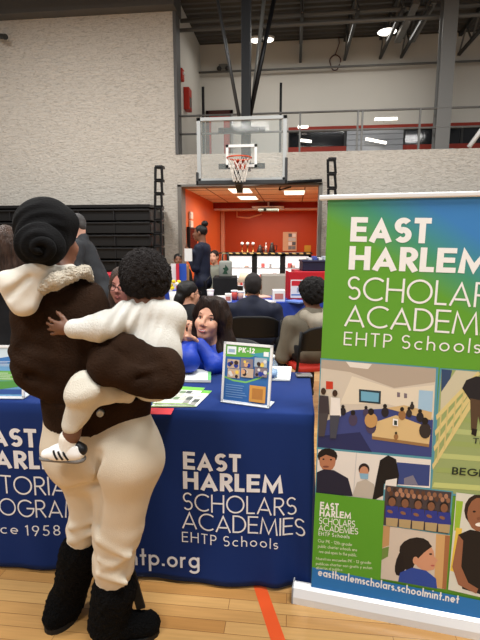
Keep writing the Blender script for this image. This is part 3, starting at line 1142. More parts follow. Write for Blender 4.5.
for px, h, lb in ((260, .2, 'shorter dark cone-shaped pot on the lounge counter'), (272, .27, 'taller dark cone-shaped pot on the lounge counter')):
    q = WY(px, 250, BY + .35)
    t = empty('coffee_pot', (q[0], BY + .35, cz), 0, lb, 'pot', 'dark pots on the counter')
    MB().lathe([(.1, 0), (.095, .04), (.05, h * .8), (.04, h * .85), (.045, h), (.0, h + .01)], (0, 0, 0), 14).build('pot_body', M('dark_pot', (44, 34, 32), 0.3), t, True)
    MB().tube([(.06, 0, h * .75), (.14, 0, h * .7), (.13, 0, h * .3), (.085, 0, h * .2)], .014, 6).build('handle', m_black, t, True)
q = WY(266, 250, BY + .3)
t = empty('condiment_bottle', (q[0], BY + .3, cz), 0, 'pale squeeze bottle standing between the two dark pots', 'bottle')
MB().lathe([(.035, 0), (.035, .16), (.014, .2)], (0, 0, 0), 12).build('bottle_body', M('pale_pink', (226, 190, 180), 0.4), t, True)
MB().lathe([(.016, .2), (.008, .28)], (0, 0, 0), 8).build('cap', m_wplastic, t, True)
q = WY(313, 251, BY + .2)
t = empty('caution_sign', (BX1 - .1, BY + .25, cz), 0, 'small yellow and black sign at the right end of the lounge counter', 'sign')
MB().box((-.09, 0, 0.02), (.09, .012, .2)).build('panel', M('yellow_sign', (196, 150, 50), 0.5), t)
MB().box((-.11, -.05, 0), (.11, .06, .02)).build('foot', m_black, t)

# ================================================================== FRONT TABLE
TX0, TX1, TY0, TY1, TZ = -1.72, 0.088, 1.72, 2.30, 0.775
tb = empty('folding_table', ((TX0 + TX1) / 2, (TY0 + TY1) / 2, 0), 0, 'long folding table under the lettered blue cloth', 'table')
tw, td = (TX1 - TX0) / 2, (TY1 - TY0) / 2
MB().box((-tw + .02, -td + .02, TZ - .045), (tw - .02, td - .02, TZ - .006), .006).build('table_top', M('table_grey', (150, 150, 150), 0.5), tb)
for sx_ in (-1, 1):
    for sy_ in (-1, 1):
        f = MB()
        f.tube([(sx_ * (tw - .22), sy_ * (td - .08), TZ - .045), (sx_ * (tw - .22), sy_ * (td - .08), 0)], .014, 8)
        f.build('leg', m_steel_grey, tb, True)


def cloth_material():
    return M('navy_cloth', (17, 44, 104), 0.8, var=0.04, vscale=3.0, bump=0.12, bscale=900, spec=0.2)


def front_y(x, z):
    """front drop of the cloth: hangs almost flat, gentle vertical waves towards the hem"""
    t = max(0.0, (TZ - z) / TZ)
    w = 0.006 * math.sin(x * 7.0 + 1.0) + 0.004 * math.sin(x * 15.0 + 2.0) + 0.003 * math.sin(x * 31 + z * 4)
    e = max(0.0, (x - (TX1 - .30)) / .30)
    e2 = 0.016 * e * math.sin(x * 42.0 + 0.6) * t
    return TY0 - 0.002 - 0.004 * t + w * t * 1.1 + e2


NX, NZ = 150, 30
vs, fs = [], []
# front panel
for i in range(NX + 1):
    x = TX0 - .006 + (TX1 - TX0 + .012) * i / NX
    for j in range(NZ + 1):
        z = TZ + 0.002 - (TZ - 0.015 - 0.004 * math.sin(x * 6)) * j / NZ
        if j == 0:
            vs.append((x, TY0 + 0.008, z))
        elif j == 1:
            vs.append((x, TY0 + 0.0, TZ - .006))
        else:
            vs.append((x, front_y(x, z), z))
for i in range(NX):
    for j in range(NZ):
        a = i * (NZ + 1) + j
        fs.append((a, a + 1, a + NZ + 2, a + NZ + 1))
# top
b0 = len(vs)
for i in range(NX + 1):
    x = TX0 - .006 + (TX1 - TX0 + .012) * i / NX
    vs.append((x, TY1 + .004, TZ + .002))
for i in range(NX):
    fs.append((i * (NZ + 1), (i + 1) * (NZ + 1), b0 + i + 1, b0 + i))
# right side panel with a gathered corner
b1 = len(vs)
NS = 40
for i in range(NS + 1):
    s = i / NS
    y = TY0 + (TY1 + .004 - TY0) * s
    for j in range(NZ + 1):
        t = j / NZ
        z = TZ + 0.002 - (TZ - 0.015) * t
        amp = 0.035 * math.sin(s * 26 + 1.0) * t * math.exp(-s * 1.5) * min(1, s * 6)
        vs.append((TX1 + .006 + amp + .02 * t * min(1, s * 6) * math.exp(-s), y if s > 0 else front_y(TX1 + .006, z) if j > 1 else y, z))
for i in range(NS):
    for j in range(NZ):
        a = b1 + i * (NZ + 1) + j
        fs.append((a, a + 1, a + NZ + 2, a + NZ + 1))
b2 = len(vs)
for i in range(NS + 1):
    s = i / NS
    y = TY0 + (TY1 + .004 - TY0) * s
    for j in range(NZ + 1):
        t = j / NZ
        z = TZ + 0.002 - (TZ - 0.015) * t
        amp = 0.03 * math.sin(s * 24 + 1.0) * t * min(1, s * 6)
        vs.append((TX0 - .006 - amp - .02 * t * min(1, s * 6), y if s > 0 else front_y(TX0 - .006, z) if j > 1 else y, z))
for i in range(NS):
    for j in range(NZ):
        a = b2 + i * (NZ + 1) + j
        fs.append((a + 1, a, a + NZ + 1, a + NZ + 2))
cloth = link_mesh('tablecloth', vs, fs, cloth_material(), None, None, True)
tag(cloth, 'navy blue tablecloth with white lettering draped over the front table', 'tablecloth')
sd = cloth.modifiers.new('thickness', 'SOLIDIFY')
sd.thickness = 0.002
sd.offset = -1
m_letter = M('white_lettering', (226, 228, 234), 0.6)
LET = {'bold': .205, 'light': .088}


def cloth_line(mb, text, weight, px0, px1, ybase, ytop, track=.1):
    a = WY(px0, ybase[0], TY0)
    b = WY(px1, ybase[1], TY0)
    c = WY(px0, ytop, TY0)
    hgt = c[2] - a[2]

    def fn(u, v):
        x = a[0] + (b[0] - a[0]) * u
        z = a[2] + (b[2] - a[2]) * u + v * hgt
        return (x, front_y(x, z) - 0.0022, z)
    letters(mb, text, weight, track, fn)


t = MB()
cloth_line(t, 'EAST', .205, 183.5, 241, (468.5, 471.5), 451, .09)
t.build('lettering_line', m_letter, cloth)
t = MB()
cloth_line(t, 'HARLEM', .2, 183.5, 283, (488, 493), 470.5, .09)
t.build('lettering_line', m_letter, cloth)
t = MB()
cloth_line(t, 'SCHOLARS', .085, 183.5, 296.5, (509, 516), 491.5, .1)
t.build('lettering_line', m_letter, cloth)
t = MB()
cloth_line(t, 'ACADEMIES', .085, 182.5, 305, (527, 537), 510, .08)
t.build('lettering_line', m_letter, cloth)
t = MB()
cloth_line(t, 'EHTP Schools', .1, 182.5, 278, (540.5, 548), 530.5, .24)
t.build('lettering_line', m_letter, cloth)
t = MB()
cloth_line(t, 'EAST', .205, -22, 38, (444, 447), 426, .09)
t.build('lettering_line', m_letter, cloth)
t = MB()
cloth_line(t, 'HARLEM', .2, -22, 80, (466, 470), 448.5, .09)
t.build('lettering_line', m_letter, cloth)
t = MB()
cloth_line(t, 'TUTORIAL', .085, -24, 79, (491, 496), 473, .1)
t.build('lettering_line', m_letter, cloth)
t = MB()
cloth_line(t, 'PROGRAM', .085, -22, 82, (513, 518), 496, .1)
t.build('lettering_line', m_letter, cloth)
t = MB()
cloth_line(t, 'Since 1958', .1, -22, 61, (531, 535), 521, .24)
t.build('lettering_line', m_letter, cloth)
t = MB()
cloth_line(t, 'ehtp.org', .135, 117, 200, (562, 567), 545, .14)
t.build('lettering_line', m_letter, cloth)


# ================================================================== PULL-UP BANNER
BA = C(293, 603, 1.43)  # replaced below by the ground hit
ga, gb = wh(WZ(293, 603, 0)), wh(WZ(480, 640, 0))
bdir = nrm(gb - ga)
bnor = np.array([-bdir[1], bdir[0], 0])        # away from the camera
BORG = ga + bnor * 0.026
BL = 0.80


def onb(px, py, off=0.0):
    """where a pixel's ray meets the banner's plane -> (along, up) on that plane"""
    r = ray(px, py)
    t_ = ((BORG - np.array([0, 0, CAMZ])) @ bnor) / (r @ bnor)
    p_ = np.array([0, 0, CAMZ]) + r * t_
    return float((p_ - BORG) @ bdir), float(p_[2])


wo = hw(BORG)
brz = YAW + math.atan2(bdir[1], bdir[0])
bn = empty('pull_up_banner', (wo[0], wo[1], 0), brz, 'tall green and blue pull-up banner with school photographs standing right of the table', 'banner stand')
f = MB()
prof = [(-.030, 0), (.030, 0), (.030, .045), (.018, .068), (.004, .074), (-.018, .062), (-.030, .03)]
vs = [(0, y, z) for y, z in prof] + [(BL, y, z) for y, z in prof]
k = len(prof)
f.add(vs, [tuple(range(k)), tuple(range(2 * k - 1, k - 1, -1))] + [(i, i + k, (i + 1) % k + k, (i + 1) % k) for i in range(k)])
f.build('base_cassette', M('silver_cassette', (226, 228, 230), 0.3, 0.1), bn)
f = MB()
f.box((0.03, -.17, 0), (.08, .02, .012), .004)
f2 = MB().box((-.006, -.032, 0), (0.0, .032, .072), .002).build('end_cap', M('cap_grey', (150, 152, 156), 0.4), bn)
tlx, tlz = onb(328, 199)
blx, blz = onb(311.5, 577)
BT = tlz
lean = (tlx - blx) / (tlz - blz)


def edge_x(z):
    return blx + lean * (z - blz)


# printed sheet: a gradient from green to blue, solid green low down
def banner_material():
    m = bpy.data.materials.new('banner_print')
    m.use_nodes = True
    nt = m.node_tree
    b_ = nt.nodes['Principled BSDF']
    b_.inputs['Roughness'].default_value = 0.5
    tc = nt.nodes.new('ShaderNodeTexCoord')
    sx_ = nt.nodes.new('ShaderNodeSeparateXYZ')
    nt.links.new(tc.outputs['Object'], sx_.inputs[0])
    a_ = nt.nodes.new('ShaderNodeMath')
    a_.operation = 'MULTIPLY_ADD'
    a_.inputs[1].default_value = 1.75
    nt.links.new(sx_.outputs['X'], a_.inputs[0])
    c_ = nt.nodes.new('ShaderNodeMath')
    c_.operation = 'MULTIPLY_ADD'
    c_.inputs[1].default_value = 2.6
    c_.inputs[2].default_value = 0.14 - 2.6 * BT
    nt.links.new(sx_.outputs['Z'], c_.inputs[0])
    nt.links.new(c_.outputs[0], a_.inputs[2])
    r = nt.nodes.new('ShaderNodeValToRGB')
    e = r.color_ramp.elements
    e[0].position, e[0].color = 0.12, (*lin((92, 158, 44)), 1)
    e[1].position, e[1].color = 0.80, (*lin((52, 124, 190)), 1)
    x_ = e.new(0.42)
    x_.color = (*lin((62, 146, 116)), 1)
    nt.links.new(a_.outputs[0], r.inputs[0])
    nt.links.new(r.outputs[0], b_.inputs['Base Color'])
    return m


SW = 0.745
f = MB()
f.add([(edge_x(0.06), 0.0, .06), (edge_x(.06) + SW, 0.0, .06), (edge_x(BT) + SW, 0, BT), (edge_x(BT), 0, BT),
       (edge_x(0.06), 0.003, .06), (edge_x(.06) + SW, 0.003, .06), (edge_x(BT) + SW, 0.003, BT), (edge_x(BT), 0.003, BT)],
      [(0, 1, 2, 3), (7, 6, 5, 4), (0, 4, 5, 1), (1, 5, 6, 2), (2, 6, 7, 3), (3, 7, 4, 0)])
sheet = f.build('printed_sheet', banner_material(), bn)
MB().box((edge_x(BT) - .030, -.010, BT - .004), (edge_x(BT) + SW + .02, .012, BT + .013), .004).build('top_rail', M('white_rail', (226, 228, 230), 0.3, 0.1), bn)
MB().tube([(.38, .024, .06), (.40, .024, BT)], .009, 8).build('support_pole', m_steel_grey, bn, True)


class Print(MB):
    """flat printed shapes on the banner, each layer a hair in front of the last"""

    def __init__(self, off=0.0006):
        super().__init__()
        self.off = off

    def shape(self, rgb, pts):
        self.off += 0.00006
        self.mat(INK(rgb))
        q = [onb(*p_) for p_ in pts]
        q = [(x, -self.off, z) for x, z in q]
        return self.add(q, [tuple(range(len(q)))])

    def oval(self, rgb, cx, cy, rx, ry, rot=0, n=14):
        c_, s_ = math.cos(math.radians(rot)), math.sin(math.radians(rot))
        pts = []
        for i in range(n):
            a_ = -2 * math.pi * i / n
            x, y = rx * math.cos(a_), ry * math.sin(a_)
            pts.append((cx + x * c_ - y * s_, cy + x * s_ + y * c_))
        return self.shape(rgb, pts)

    def text(self, rgb, s, w, x0, x1, ybase, ytop, track=.1):
        self.off += 0.00006
        self.mat(INK(rgb))
        a_, b_, c_ = onb(x0, ybase[0]), onb(x1, ybase[1]), onb(x0, ytop)
        h_ = c_[1] - a_[1]

        def fn(u, v):
            z = a_[1] + (b_[1] - a_[1]) * u
            return (a_[0] + (b_[0] - a_[0]) * u + lean * v * h_, -self.off, z + v * h_)
        letters(self, s, w, track, fn)
        return self


WHT = (236, 238, 238)
p = Print()
p.text(WHT, 'EAST', .22, 350, 430, (241.5, 243.5), 217, .07)
p.text(WHT, 'HARLEM', .21, 348.5, 489, (269.5, 274), 246, .07)
p.text(WHT, 'SCHOLARS', .088, 347, 507, (299.5, 309), 276, .09)
p.text(WHT, 'ACADEMIES', .088, 344, 518, (326, 338), 304, .07)
p.text(WHT, 'EHTP Schools', .095, 343.5, 480, (345, 353.5), 331.5, .24)
p.build('headline_lettering', None, sheet)

# printed photograph: classroom
p = Print()
TEAL = (84, 150, 170)
p.shape(TEAL, [(321, 358.5), (439, 369), (437, 489), (318, 444)][:0] or [(320.5, 358), (438.5, 367.5), (434, 460), (316.5, 450)])
p.shape((206, 198, 184), [(321.5, 359.5), (436, 368.5), (431.5, 457), (317.5, 447)])
p.shape((176, 164, 150), [(321.5, 359.5), (436, 368.5), (435, 382), (394, 388), (350, 372), (321, 368)])
p.shape((226, 222, 214), [(346, 361.5), (372, 364), (368, 369), (350, 367)])
p.shape((222, 214, 196), [(352, 376), (394, 389), (434.5, 385), (433, 418), (388, 404), (340, 404)])
p.shape((58, 70, 130), [(318.5, 424), (352, 410), (400, 408), (433, 420), (431.5, 457), (317.5, 447)])
p.shape((38, 46, 92), [(318.5, 436), (360, 432), (372, 452), (317.5, 447)])
for (x, y, w_, h_) in ((326, 381, 7, 8), (397, 392, 3, 5), (404, 393, 3, 5)):
    p.shape((196, 60, 40) if x < 330 else (120, 110, 120), [(x, y), (x + w_, y + .5), (x + w_, y + h_), (x, y + h_)])
p.shape((40, 60, 70), [(359, 389), (381, 391), (380.5, 404), (359, 402)])
p.shape((110, 170, 200), [(361, 391), (379, 393), (378.5, 402), (361, 400.5)])
p.shape((160, 196, 224), [(419, 390), (433, 391), (432, 412), (418, 409)])
p.shape((212, 186, 136), [(372, 423), (396, 415), (431, 428), (429, 444), (372, 436)])
p.shape((150, 116, 76), [(372, 436), (429, 444), (429, 447), (372, 439)])
p.shape((206, 178, 130), [(386, 408), (404, 405), (432, 412), (431, 420)])
rs = random.Random(5)
for (x, y, s_) in ((353, 415, 6), (371, 421, 7), (385, 408, 5), (402, 411, 5), (409, 410, 4), (420, 413, 5), (425, 424, 8), (343, 408, 4), (366, 409, 4), (396, 434, 3), (412, 404, 3)):
    p.oval(rs.choice([(36, 34, 42), (50, 44, 44), (70, 62, 90), (150, 110, 70)]), x, y + s_ * .8, s_ * .75, s_)
    p.oval((30, 26, 26), x, y - s_ * .4, s_ * .4, s_ * .45)
p.oval((190, 150, 96), 371, 420, 6.5, 7.5)
p.oval((32, 26, 26), 371, 411.5, 3, 3.5)
for (x, y, c1, c2) in ((323.5, 400, (60, 54, 60), (70, 66, 70)), (335, 402, (232, 230, 226), (66, 70, 84))):
    p.oval((60, 44, 36), x, y - 9, 2.6, 3.4)
    p.shape(c1, [(x - 4, y - 5), (x + 5, y - 4), (x + 6, y + 14), (x - 5, y + 14)])
    p.shape(c2, [(x - 5, y + 13), (x + 5, y + 13), (x + 1, y + 36), (x - 5, y + 36)])
p.shape((236, 236, 236), [(393, 418), (398, 419), (398, 426), (392.5, 425)])
p.shape((40, 60, 60), [(394, 420), (397, 420.5), (397, 425), (394, 424.5)])
p.build('classroom_print', None, sheet)

# printed photograph: three students
p = Print(0.0010)
p.shape(TEAL, [(317, 447), (434, 458), (431, 491), (384, 487), (383, 503), (315, 497)])
p.shape((224, 222, 218), [(318, 449), (431, 459.5), (430, 488), (384, 484), (383, 501), (316, 495)])
p.shape((198, 200, 202), [(356, 453), (357, 453), (354, 495), (353, 495)])
p.shape((52, 70, 130), [(397, 462), (430, 465), (429, 486), (395, 484)])
p.shape((120, 120, 140), [(404, 478), (413, 475), (418, 485), (404, 484)])
p.oval((24, 20, 22), 327.5, 456, 10, 8)
p.oval((176, 120, 90), 327.5, 461, 8.2, 10)
p.shape((24, 20, 22), [(318, 453), (322, 450), (332, 450.5), (337, 455), (336, 458), (326, 454.5), (319, 458)])
p.oval((120, 70, 60), 326, 466.5, 3.2, 1)
p.oval((30, 24, 24), 323.5, 459, 1.1, .8)
p.oval((30, 24, 24), 331, 459.5, 1.1, .8)
p.shape((28, 32, 54), [(317, 472), (324, 469), (334, 470), (348, 478), (353, 496), (316, 494)])
p.oval((40, 30, 30), 364, 469, 5.5, 6)
p.oval((190, 140, 112), 364, 472, 4.6, 6)
p.shape((130, 176, 206), [(359.5, 473), (368.5, 473.5), (368, 479), (360.5, 478.5)])
p.shape((186, 180, 170), [(357, 482), (366, 479), (374, 484), (377, 500), (352, 497)])
p.shape((20, 20, 24), [(380, 460), (388, 455), (396, 459), (399, 475), (397, 488), (372, 501), (376, 480)])
p.shape((228, 226, 222), [(386, 480), (397, 478), (396, 491), (384, 489)])
p.build('students_print', None, sheet)

# printed photograph: stairs
p = Print(0.0014)
p.shape(TEAL, [(440, 367.5), (500, 371), (498, 522), (430.5, 489)][:0] or [(440, 368), (522, 373), (517, 505), (430, 492)])
p.shape((150, 168, 112), [(441.5, 369), (520, 374), (515, 503), (431.5, 490)])
for i, y in enumerate((416, 428, 440, 453, 467, 482)):
    p.shape((172 + i * 4, 188 + i * 3, 130) if i % 2 else (150, 170, 104), [(452 - i * 3.6, y), (516, y + 5.5), (516, y + 11), (451 - i * 3.8, y + 5)])
p.shape((52, 74, 110), [(441.5, 369), (452, 370), (449, 384), (441, 394)])
p.shape((200, 196, 170), [(456, 370), (478, 372), (440, 412), (441, 392)])
for dx in (0, 6, 12, 19):
    p.shape((214, 200, 138), [(478 - dx * .1, 371 + dx), (480, 374 + dx), (436.5 - dx * .2, 420 + dx * 2.6), (436 - dx * .2, 415 + dx * 2.6)])
for x in (440, 447, 455, 463):
    p.shape((206, 192, 130), [(x, 415 - (x - 440) * 1.0), (x + 1.6, 414 - (x - 440) * 1.0), (x - 2, 462 - (x - 440) * 1.9), (x - 3.6, 463 - (x - 440) * 1.9)])
p.shape((34, 34, 40), [(466, 380), (476, 376), (490, 378), (490, 404), (470, 400), (462, 388)])
p.shape((84, 66, 50), [(470, 398), (490, 402), (488, 426), (480, 424), (478, 416), (476, 432), (471, 430)])
p.shape((30, 26, 26), [(472, 428), (477, 429), (476, 436), (471, 434)])
p.text((40, 50, 40), 'BEGINS', .17, 451.5, 498, (474, 478), 466.5, .12)
p.text((50, 60, 48), 'THE', .14, 472.5, 494, (443, 444.5), 437.5, .12)
p.build('staircase_print', None, sheet)

# printed photograph: group of pupils
p = Print(0.0020)
p.shape(TEAL, [(384, 483.5), (453, 491), (449.5, 535.5), (381.5, 526)])
p.shape((70, 62, 66), [(385.5, 485), (451.5, 492), (448, 533.5), (383, 524.5)])
rs = random.Random(8)
for r_ in range(2):
    for i in range(11):
        x = 389 + i * 5.7 + r_ * 2
        y = 489 + i * .7 + r_ * 4
        p.oval(rs.choice([(90, 62, 48), (140, 100, 76), (60, 44, 38), (170, 126, 100)]), x, y, 2, 2.6)
for i in range(5):
    x, y = 392 + i * 13, 503 + i * 1.5
    p.shape((44, 56, 140), [(x - 6, y + 2), (x + 6, y + 3), (x + 7, y + 15), (x - 7, y + 14)])
    p.shape((176, 156, 116), [(x - 6, y + 14), (x + 6, y + 15), (x + 5, y + 23.5), (x - 6, y + 22)])
    p.oval((34, 28, 28), x, y - 3, 4.4, 4.8)
    p.oval((128, 88, 66), x, y - 1.6, 3.6, 4.4)
    p.oval((136, 96, 72), x - 2, y + 8, 3, 1.6, 20)
p.build('pupils_print', None, sheet)

# printed photograph: girl in profile
p = Print(0.0026)
p.shape((206, 196, 184), [(383, 525), (450, 535), (446, 589), (380, 578)])
p.shape((190, 150, 104), [(383, 525), (390, 526), (389, 545), (381, 548)])
p.shape((110, 140, 70), [(382, 548), (389, 546), (388, 556), (381, 560)])
p.shape((206, 166, 112), [(436, 533.5), (450, 535), (446, 589), (434, 586)])
p.shape((160, 108, 70), [(445, 535), (450, 535.5), (446, 589), (442, 588)])
p.oval((26, 22, 26), 402, 561, 6, 15, 18)
p.oval((30, 26, 28), 415, 548, 16, 11, -10)
p.oval((206, 152, 122), 424, 556, 10.5, 13)
p.shape((206, 152, 122), [(431, 553), (438, 560), (436, 562), (434, 569), (424, 571), (418, 566)])
p.shape((30, 26, 28), [(402, 545), (414, 539), (428, 541), (432, 546), (424, 552), (416, 560), (411, 572), (404, 568)])
p.oval((206, 152, 122), 415.5, 560, 2.8, 4)
p.oval((40, 30, 30), 430.5, 553.5, 1.6, .9)
p.oval((180, 96, 90), 432.5, 565, 2, .9)
p.shape((44, 74, 160), [(400, 572), (412, 567), (426, 570), (436, 578), (437, 588), (398, 581)])
p.build('girl_print', None, sheet)

# printed photograph: smiling woman
p = Print(0.0032)
p.shape((214, 216, 206), [(456, 492), (516, 499), (512, 604), (448, 589)])
p.shape((150, 190, 60), [(456, 500), (463, 501), (459, 530), (454, 530)])
p.shape((226, 196, 80), [(456, 527), (462, 528), (456, 572), (450, 570)])
p.oval((44, 32, 28), 477, 510, 13, 16)
p.oval((146, 98, 72), 479, 514, 12, 17)
p.oval((240, 236, 230), 480, 524, 5, 2)
p.oval((40, 28, 26), 474, 511, 1.6, 1)
p.oval((124, 80, 60), 478.5, 518, 2, 1.6)
p.shape((26, 24, 26), [(458, 534), (470, 529), (490, 533), (496, 560), (492, 597), (462, 588)])
p.shape((150, 100, 74), [(458, 534), (463, 540), (461, 566), (468, 582), (478, 588), (476, 593), (458, 584), (452, 566)])
p.build('woman_print', None, sheet)

# green text box and blue footer
p = Print(0.0038)
p.shape((88, 158, 44), [(315.5, 492), (384.5, 500), (380.5, 579.5), (311.8, 571.5)])
p.text(WHT, 'EAST', .21, 320, 338.5, (508.5, 510.5), 501, .07)
p.text(WHT, 'HARLEM', .2, 319.5, 351, (515.5, 518.5), 508.8, .07)
p.text(WHT, 'SCHOLARS', .12, 319, 355, (523.2, 527), 516.4, .09)
p.text(WHT, 'ACADEMIES', .12, 318.5, 358, (529.8, 534), 523.6, .07)
p.text(WHT, 'EHTP Schools', .13, 318.5, 349.5, (534.6, 538), 530.8, .24)
for s_, x1, y in (('Our PK - 12th grade', 352, 541.5), ('public charter schools are', 357, 546.8), ('free and open to the public.', 357, 552)):
    p.text((214, 228, 200), s_, .13, 318, x1, (y, y + 4), y - 3.2, .1)
for s_, x1, y in (('Nuestros escuelas PK - 12 grado', 371, 559), ('publicas charter son gratis y estan', 372, 564), ('abiertas al publico.', 343, 568.2)):
    p.text((214, 228, 200), s_, .13, 316, x1, (y, y + 4.5 * (x1 - 316) / 56), y - 2.9, .1)
p.build('green_text_box', None, sheet)
p = Print(0.0042)
q0 = (311.8, 566.5)
p.shape((38, 118, 190), [(312.3, 566.5), (519, 607.3), (517, 680), (310, 613)])
p.text(WHT, 'eastharlemscholars.schoolmint.net', .165, 318, 458.5, (574.8, 602.8), 566.8, .1)
p.build('blue_footer', None, sheet)
# clear cover strip and small labels on the cassette
f = MB()
f.box((.0, -.0325, .046), (BL, -.0245, .066))


# ================================================================== THINGS ON THE TABLE
TT = TZ + 0.0045


def sign_holder(name, px_l, px_r, py_b, rz, hgt, lab, front):
    """upright white-framed holder leaning back slightly on a foot"""
    a_, b_ = WZ(px_l, py_b[0], TT), WZ(px_r, py_b[1], TT)
    w_ = np.linalg.norm(b_ - a_)
    t_ = empty(name, ((a_[0] + b_[0]) / 2, (a_[1] + b_[1]) / 2, TT), math.atan2(b_[1] - a_[1], b_[0] - a_[0]), lab, 'sign')
    tilt = Matrix.Rotation(math.radians(-9), 4, 'X')

    def m_():
        x = MB()
        x.T = tilt
        return x
    bz = .010
    f_ = m_()
    f_.box((-w_ / 2, -.004, 0), (-w_ / 2 + bz, .006, hgt))
    f_.box((w_ / 2 - bz, -.004, 0), (w_ / 2, .006, hgt))
    f_.box((-w_ / 2, -.004, hgt - bz), (w_ / 2, .006, hgt))
    f_.box((-w_ / 2, -.004, 0), (w_ / 2, .006, bz))
    f_.build('holder_frame', M('holder_white', (228, 230, 232), 0.3), t_)
    MB().box((-w_ / 2, -.008, 0), (w_ / 2, .07, .004), .001).build('foot', M('holder_foot', (214, 218, 220), 0.25), t_)
    c_ = m_()
    iw, ih = w_ - 2 * bz, hgt - 2 * bz
    off = [-.001]

    def shp(rgb, pts):
        off[0] -= 0.00012
        c_.mat(INK(rgb))
        c_.add([(-iw / 2 + x * iw, off[0], bz + y * ih) for x, y in pts], [tuple(range(len(pts)))])

    def txt(rgb, s_, w2, x0, x1, y0, y1, tr=.1):
        off[0] -= 0.00012
        c_.mat(INK(rgb))
        letters(c_, s_, w2, tr, lambda u, v: (-iw / 2 + (x0 + (x1 - x0) * u) * iw, off[0], bz + (y0 + (y1 - y0) * v) * ih))
    front(shp, txt)
    c_.build('printed_insert', None, t_)
    return t_


def rect(x0, y0, x1, y1):
    return [(x0, y0), (x1, y0), (x1, y1), (x0, y1)]


def flyer_art(shp, txt):
    rs = random.Random(4)
    shp((52, 104, 168), rect(0, 0, 1, 1))
    shp((96, 168, 70), [(0, .78), (.55, .80), (1, .93), (1, 1), (0, 1)])
    shp((70, 150, 170), [(.55, .86), (1, .76), (1, .93)])
    shp((120, 190, 100), [(0, .40), (.2, .35), (.5, .34), (.8, .44), (1, .55), (1, .58), (.8, .47), (.5, .37), (.2, .38), (0, .43)])
    shp((226, 236, 240), rect(.03, .83, .24, .97))
    shp((150, 176, 200), rect(.06, .86, .21, .92))
    txt((238, 242, 236), 'PK-12', .2, .29, .66, .875, .965, .09)
    shp((236, 240, 240), rect(.86, .84, .97, .92))
    for i in range(3):
        for j in range(2):
            x, y = .05 + i * .31 + j * .02, .58 - j * .17 + i * .035
            shp(rs.choice([(190, 170, 150), (130, 120, 130), (160, 176, 190)]), rect(x, y, x + .28, y + .16))
            for k_ in range(5):
                cx, cy, s_ = x + rs.uniform(.04, .24), y + rs.uniform(.03, .12), rs.uniform(.025, .045)
                shp(rs.choice([(40, 60, 150), (60, 44, 40), (206, 160, 120), (230, 200, 90), (214, 214, 214), (40, 36, 44)]),
                    [(cx + s_ * 1.2 * math.cos(a_), cy + s_ * math.sin(a_)) for a_ in np.linspace(0, 6.28, 9)[:-1]])
    for k_ in range(6):
        shp((130, 164, 206), rect(.06, .07 + k_ * .042, .06 + rs.uniform(.36, .48), .08 + k_ * .042))
    shp((206, 150, 74), rect(.60, .03, .96, .32))
    shp((176, 120, 60), rect(.66, .08, .90, .27))


sign_holder('sign_holder', 221, 269.5, (401.5, 408), 0, 0.250, 'white-framed PK-12 flyer holder standing near the middle of the table', flyer_art)


def flyer_art2(shp, txt):
    shp((104, 160, 206), rect(0, 0, 1, 1))
    shp((196, 216, 228), rect(0, .72, 1, 1))
    shp((62, 120, 186), [(0, .7), (1, .86), (1, .72), (0, .56)])
    shp((110, 178, 84), rect(.42, .32, .95, .52))
    shp((84, 150, 76), [(.3, .1), (.95, .2), (.95, .32), (.3, .3)])
    shp((54, 90, 160), rect(.05, .04, 1, .14))
    for k_ in range(4):
        shp((232, 240, 236), rect(.46, .35 + k_ * .04, .46 + [.4, .3, .42, .25][k_], .36 + k_ * .04))
        shp((226, 236, 244), rect(.5, .62 + k_ * .03, .5 + [.3, .4, .2, .36][k_], .628 + k_ * .03))
    shp((240, 170, 60), [(.1 + .07 * math.cos(a_), .42 + .06 * math.sin(a_)) for a_ in np.linspace(0, 6.28, 11)[:-1]])
    shp((120, 70, 140), [(.24 + .06 * math.cos(a_), .34 + .06 * math.sin(a_)) for a_ in np.linspace(0, 6.28, 11)[:-1]])


sign_holder('sign_holder', -28, 24.5, (398, 398.5), 0, 0.225, 'pale blue flyer holder at the left end of the table beside the brown jacket', flyer_art2)


def sheet_of_paper(name, pxs, lab, cat, thick, art=None, group=None, z=TT, mat=None):
    q = [WZ(x, y, z) for x, y in pxs]       # near-left, near-right, far-right, far-left
    c_ = sum(q) / 4
    t_ = MB()
    base = [(p_ - c_) for p_ in q]
    t_.mat(mat or M('paper_white', (232, 232, 228), 0.6))
    t_.add([(*b_[:2], 0) for b_ in base] + [(*b_[:2], thick) for b_ in base], [(3, 2, 1, 0), (4, 5, 6, 7), (0, 1, 5, 4), (1, 2, 6, 5), (2, 3, 7, 6), (3, 0, 4, 7)])
    off = [thick]

    def uv(x, y):
        a_ = base[0] * (1 - x) + base[1] * x
        b_ = base[3] * (1 - x) + base[2] * x
        p_ = a_ * (1 - y) + b_ * y
        return (p_[0], p_[1], off[0])
    e_ = empty(name, (c_[0], c_[1], z), 0, lab, cat, group)
    t_.build('paper_stack', None, e_)
    if art:
        g_ = MB()

        def shp(rgb, pts):
            off[0] += 0.0001
            g_.mat(INK(rgb))
            g_.add([uv(*p_) for p_ in pts], [tuple(range(len(pts)))])
        art(shp)
        g_.build('print', None, e_)
    return e_


def map_art(shp):
    rs = random.Random(12)
    shp((110, 178, 70), [(0, .80), (1, .80), (1, 1), (0, 1)])
    shp((206, 222, 196), rect(.05, .84, .3, .96))
    for i in range(5):
        for j in range(4):
            x, y = .06 + i * .18, .06 + j * .18
            shp(rs.choice([(206, 206, 196), (150, 150, 144), (120, 140, 110), (190, 196, 176), (90, 96, 90), (222, 222, 218)]), rect(x, y, x + .16, y + .15))
    shp((150, 190, 110), rect(0, 0, 1, .03))


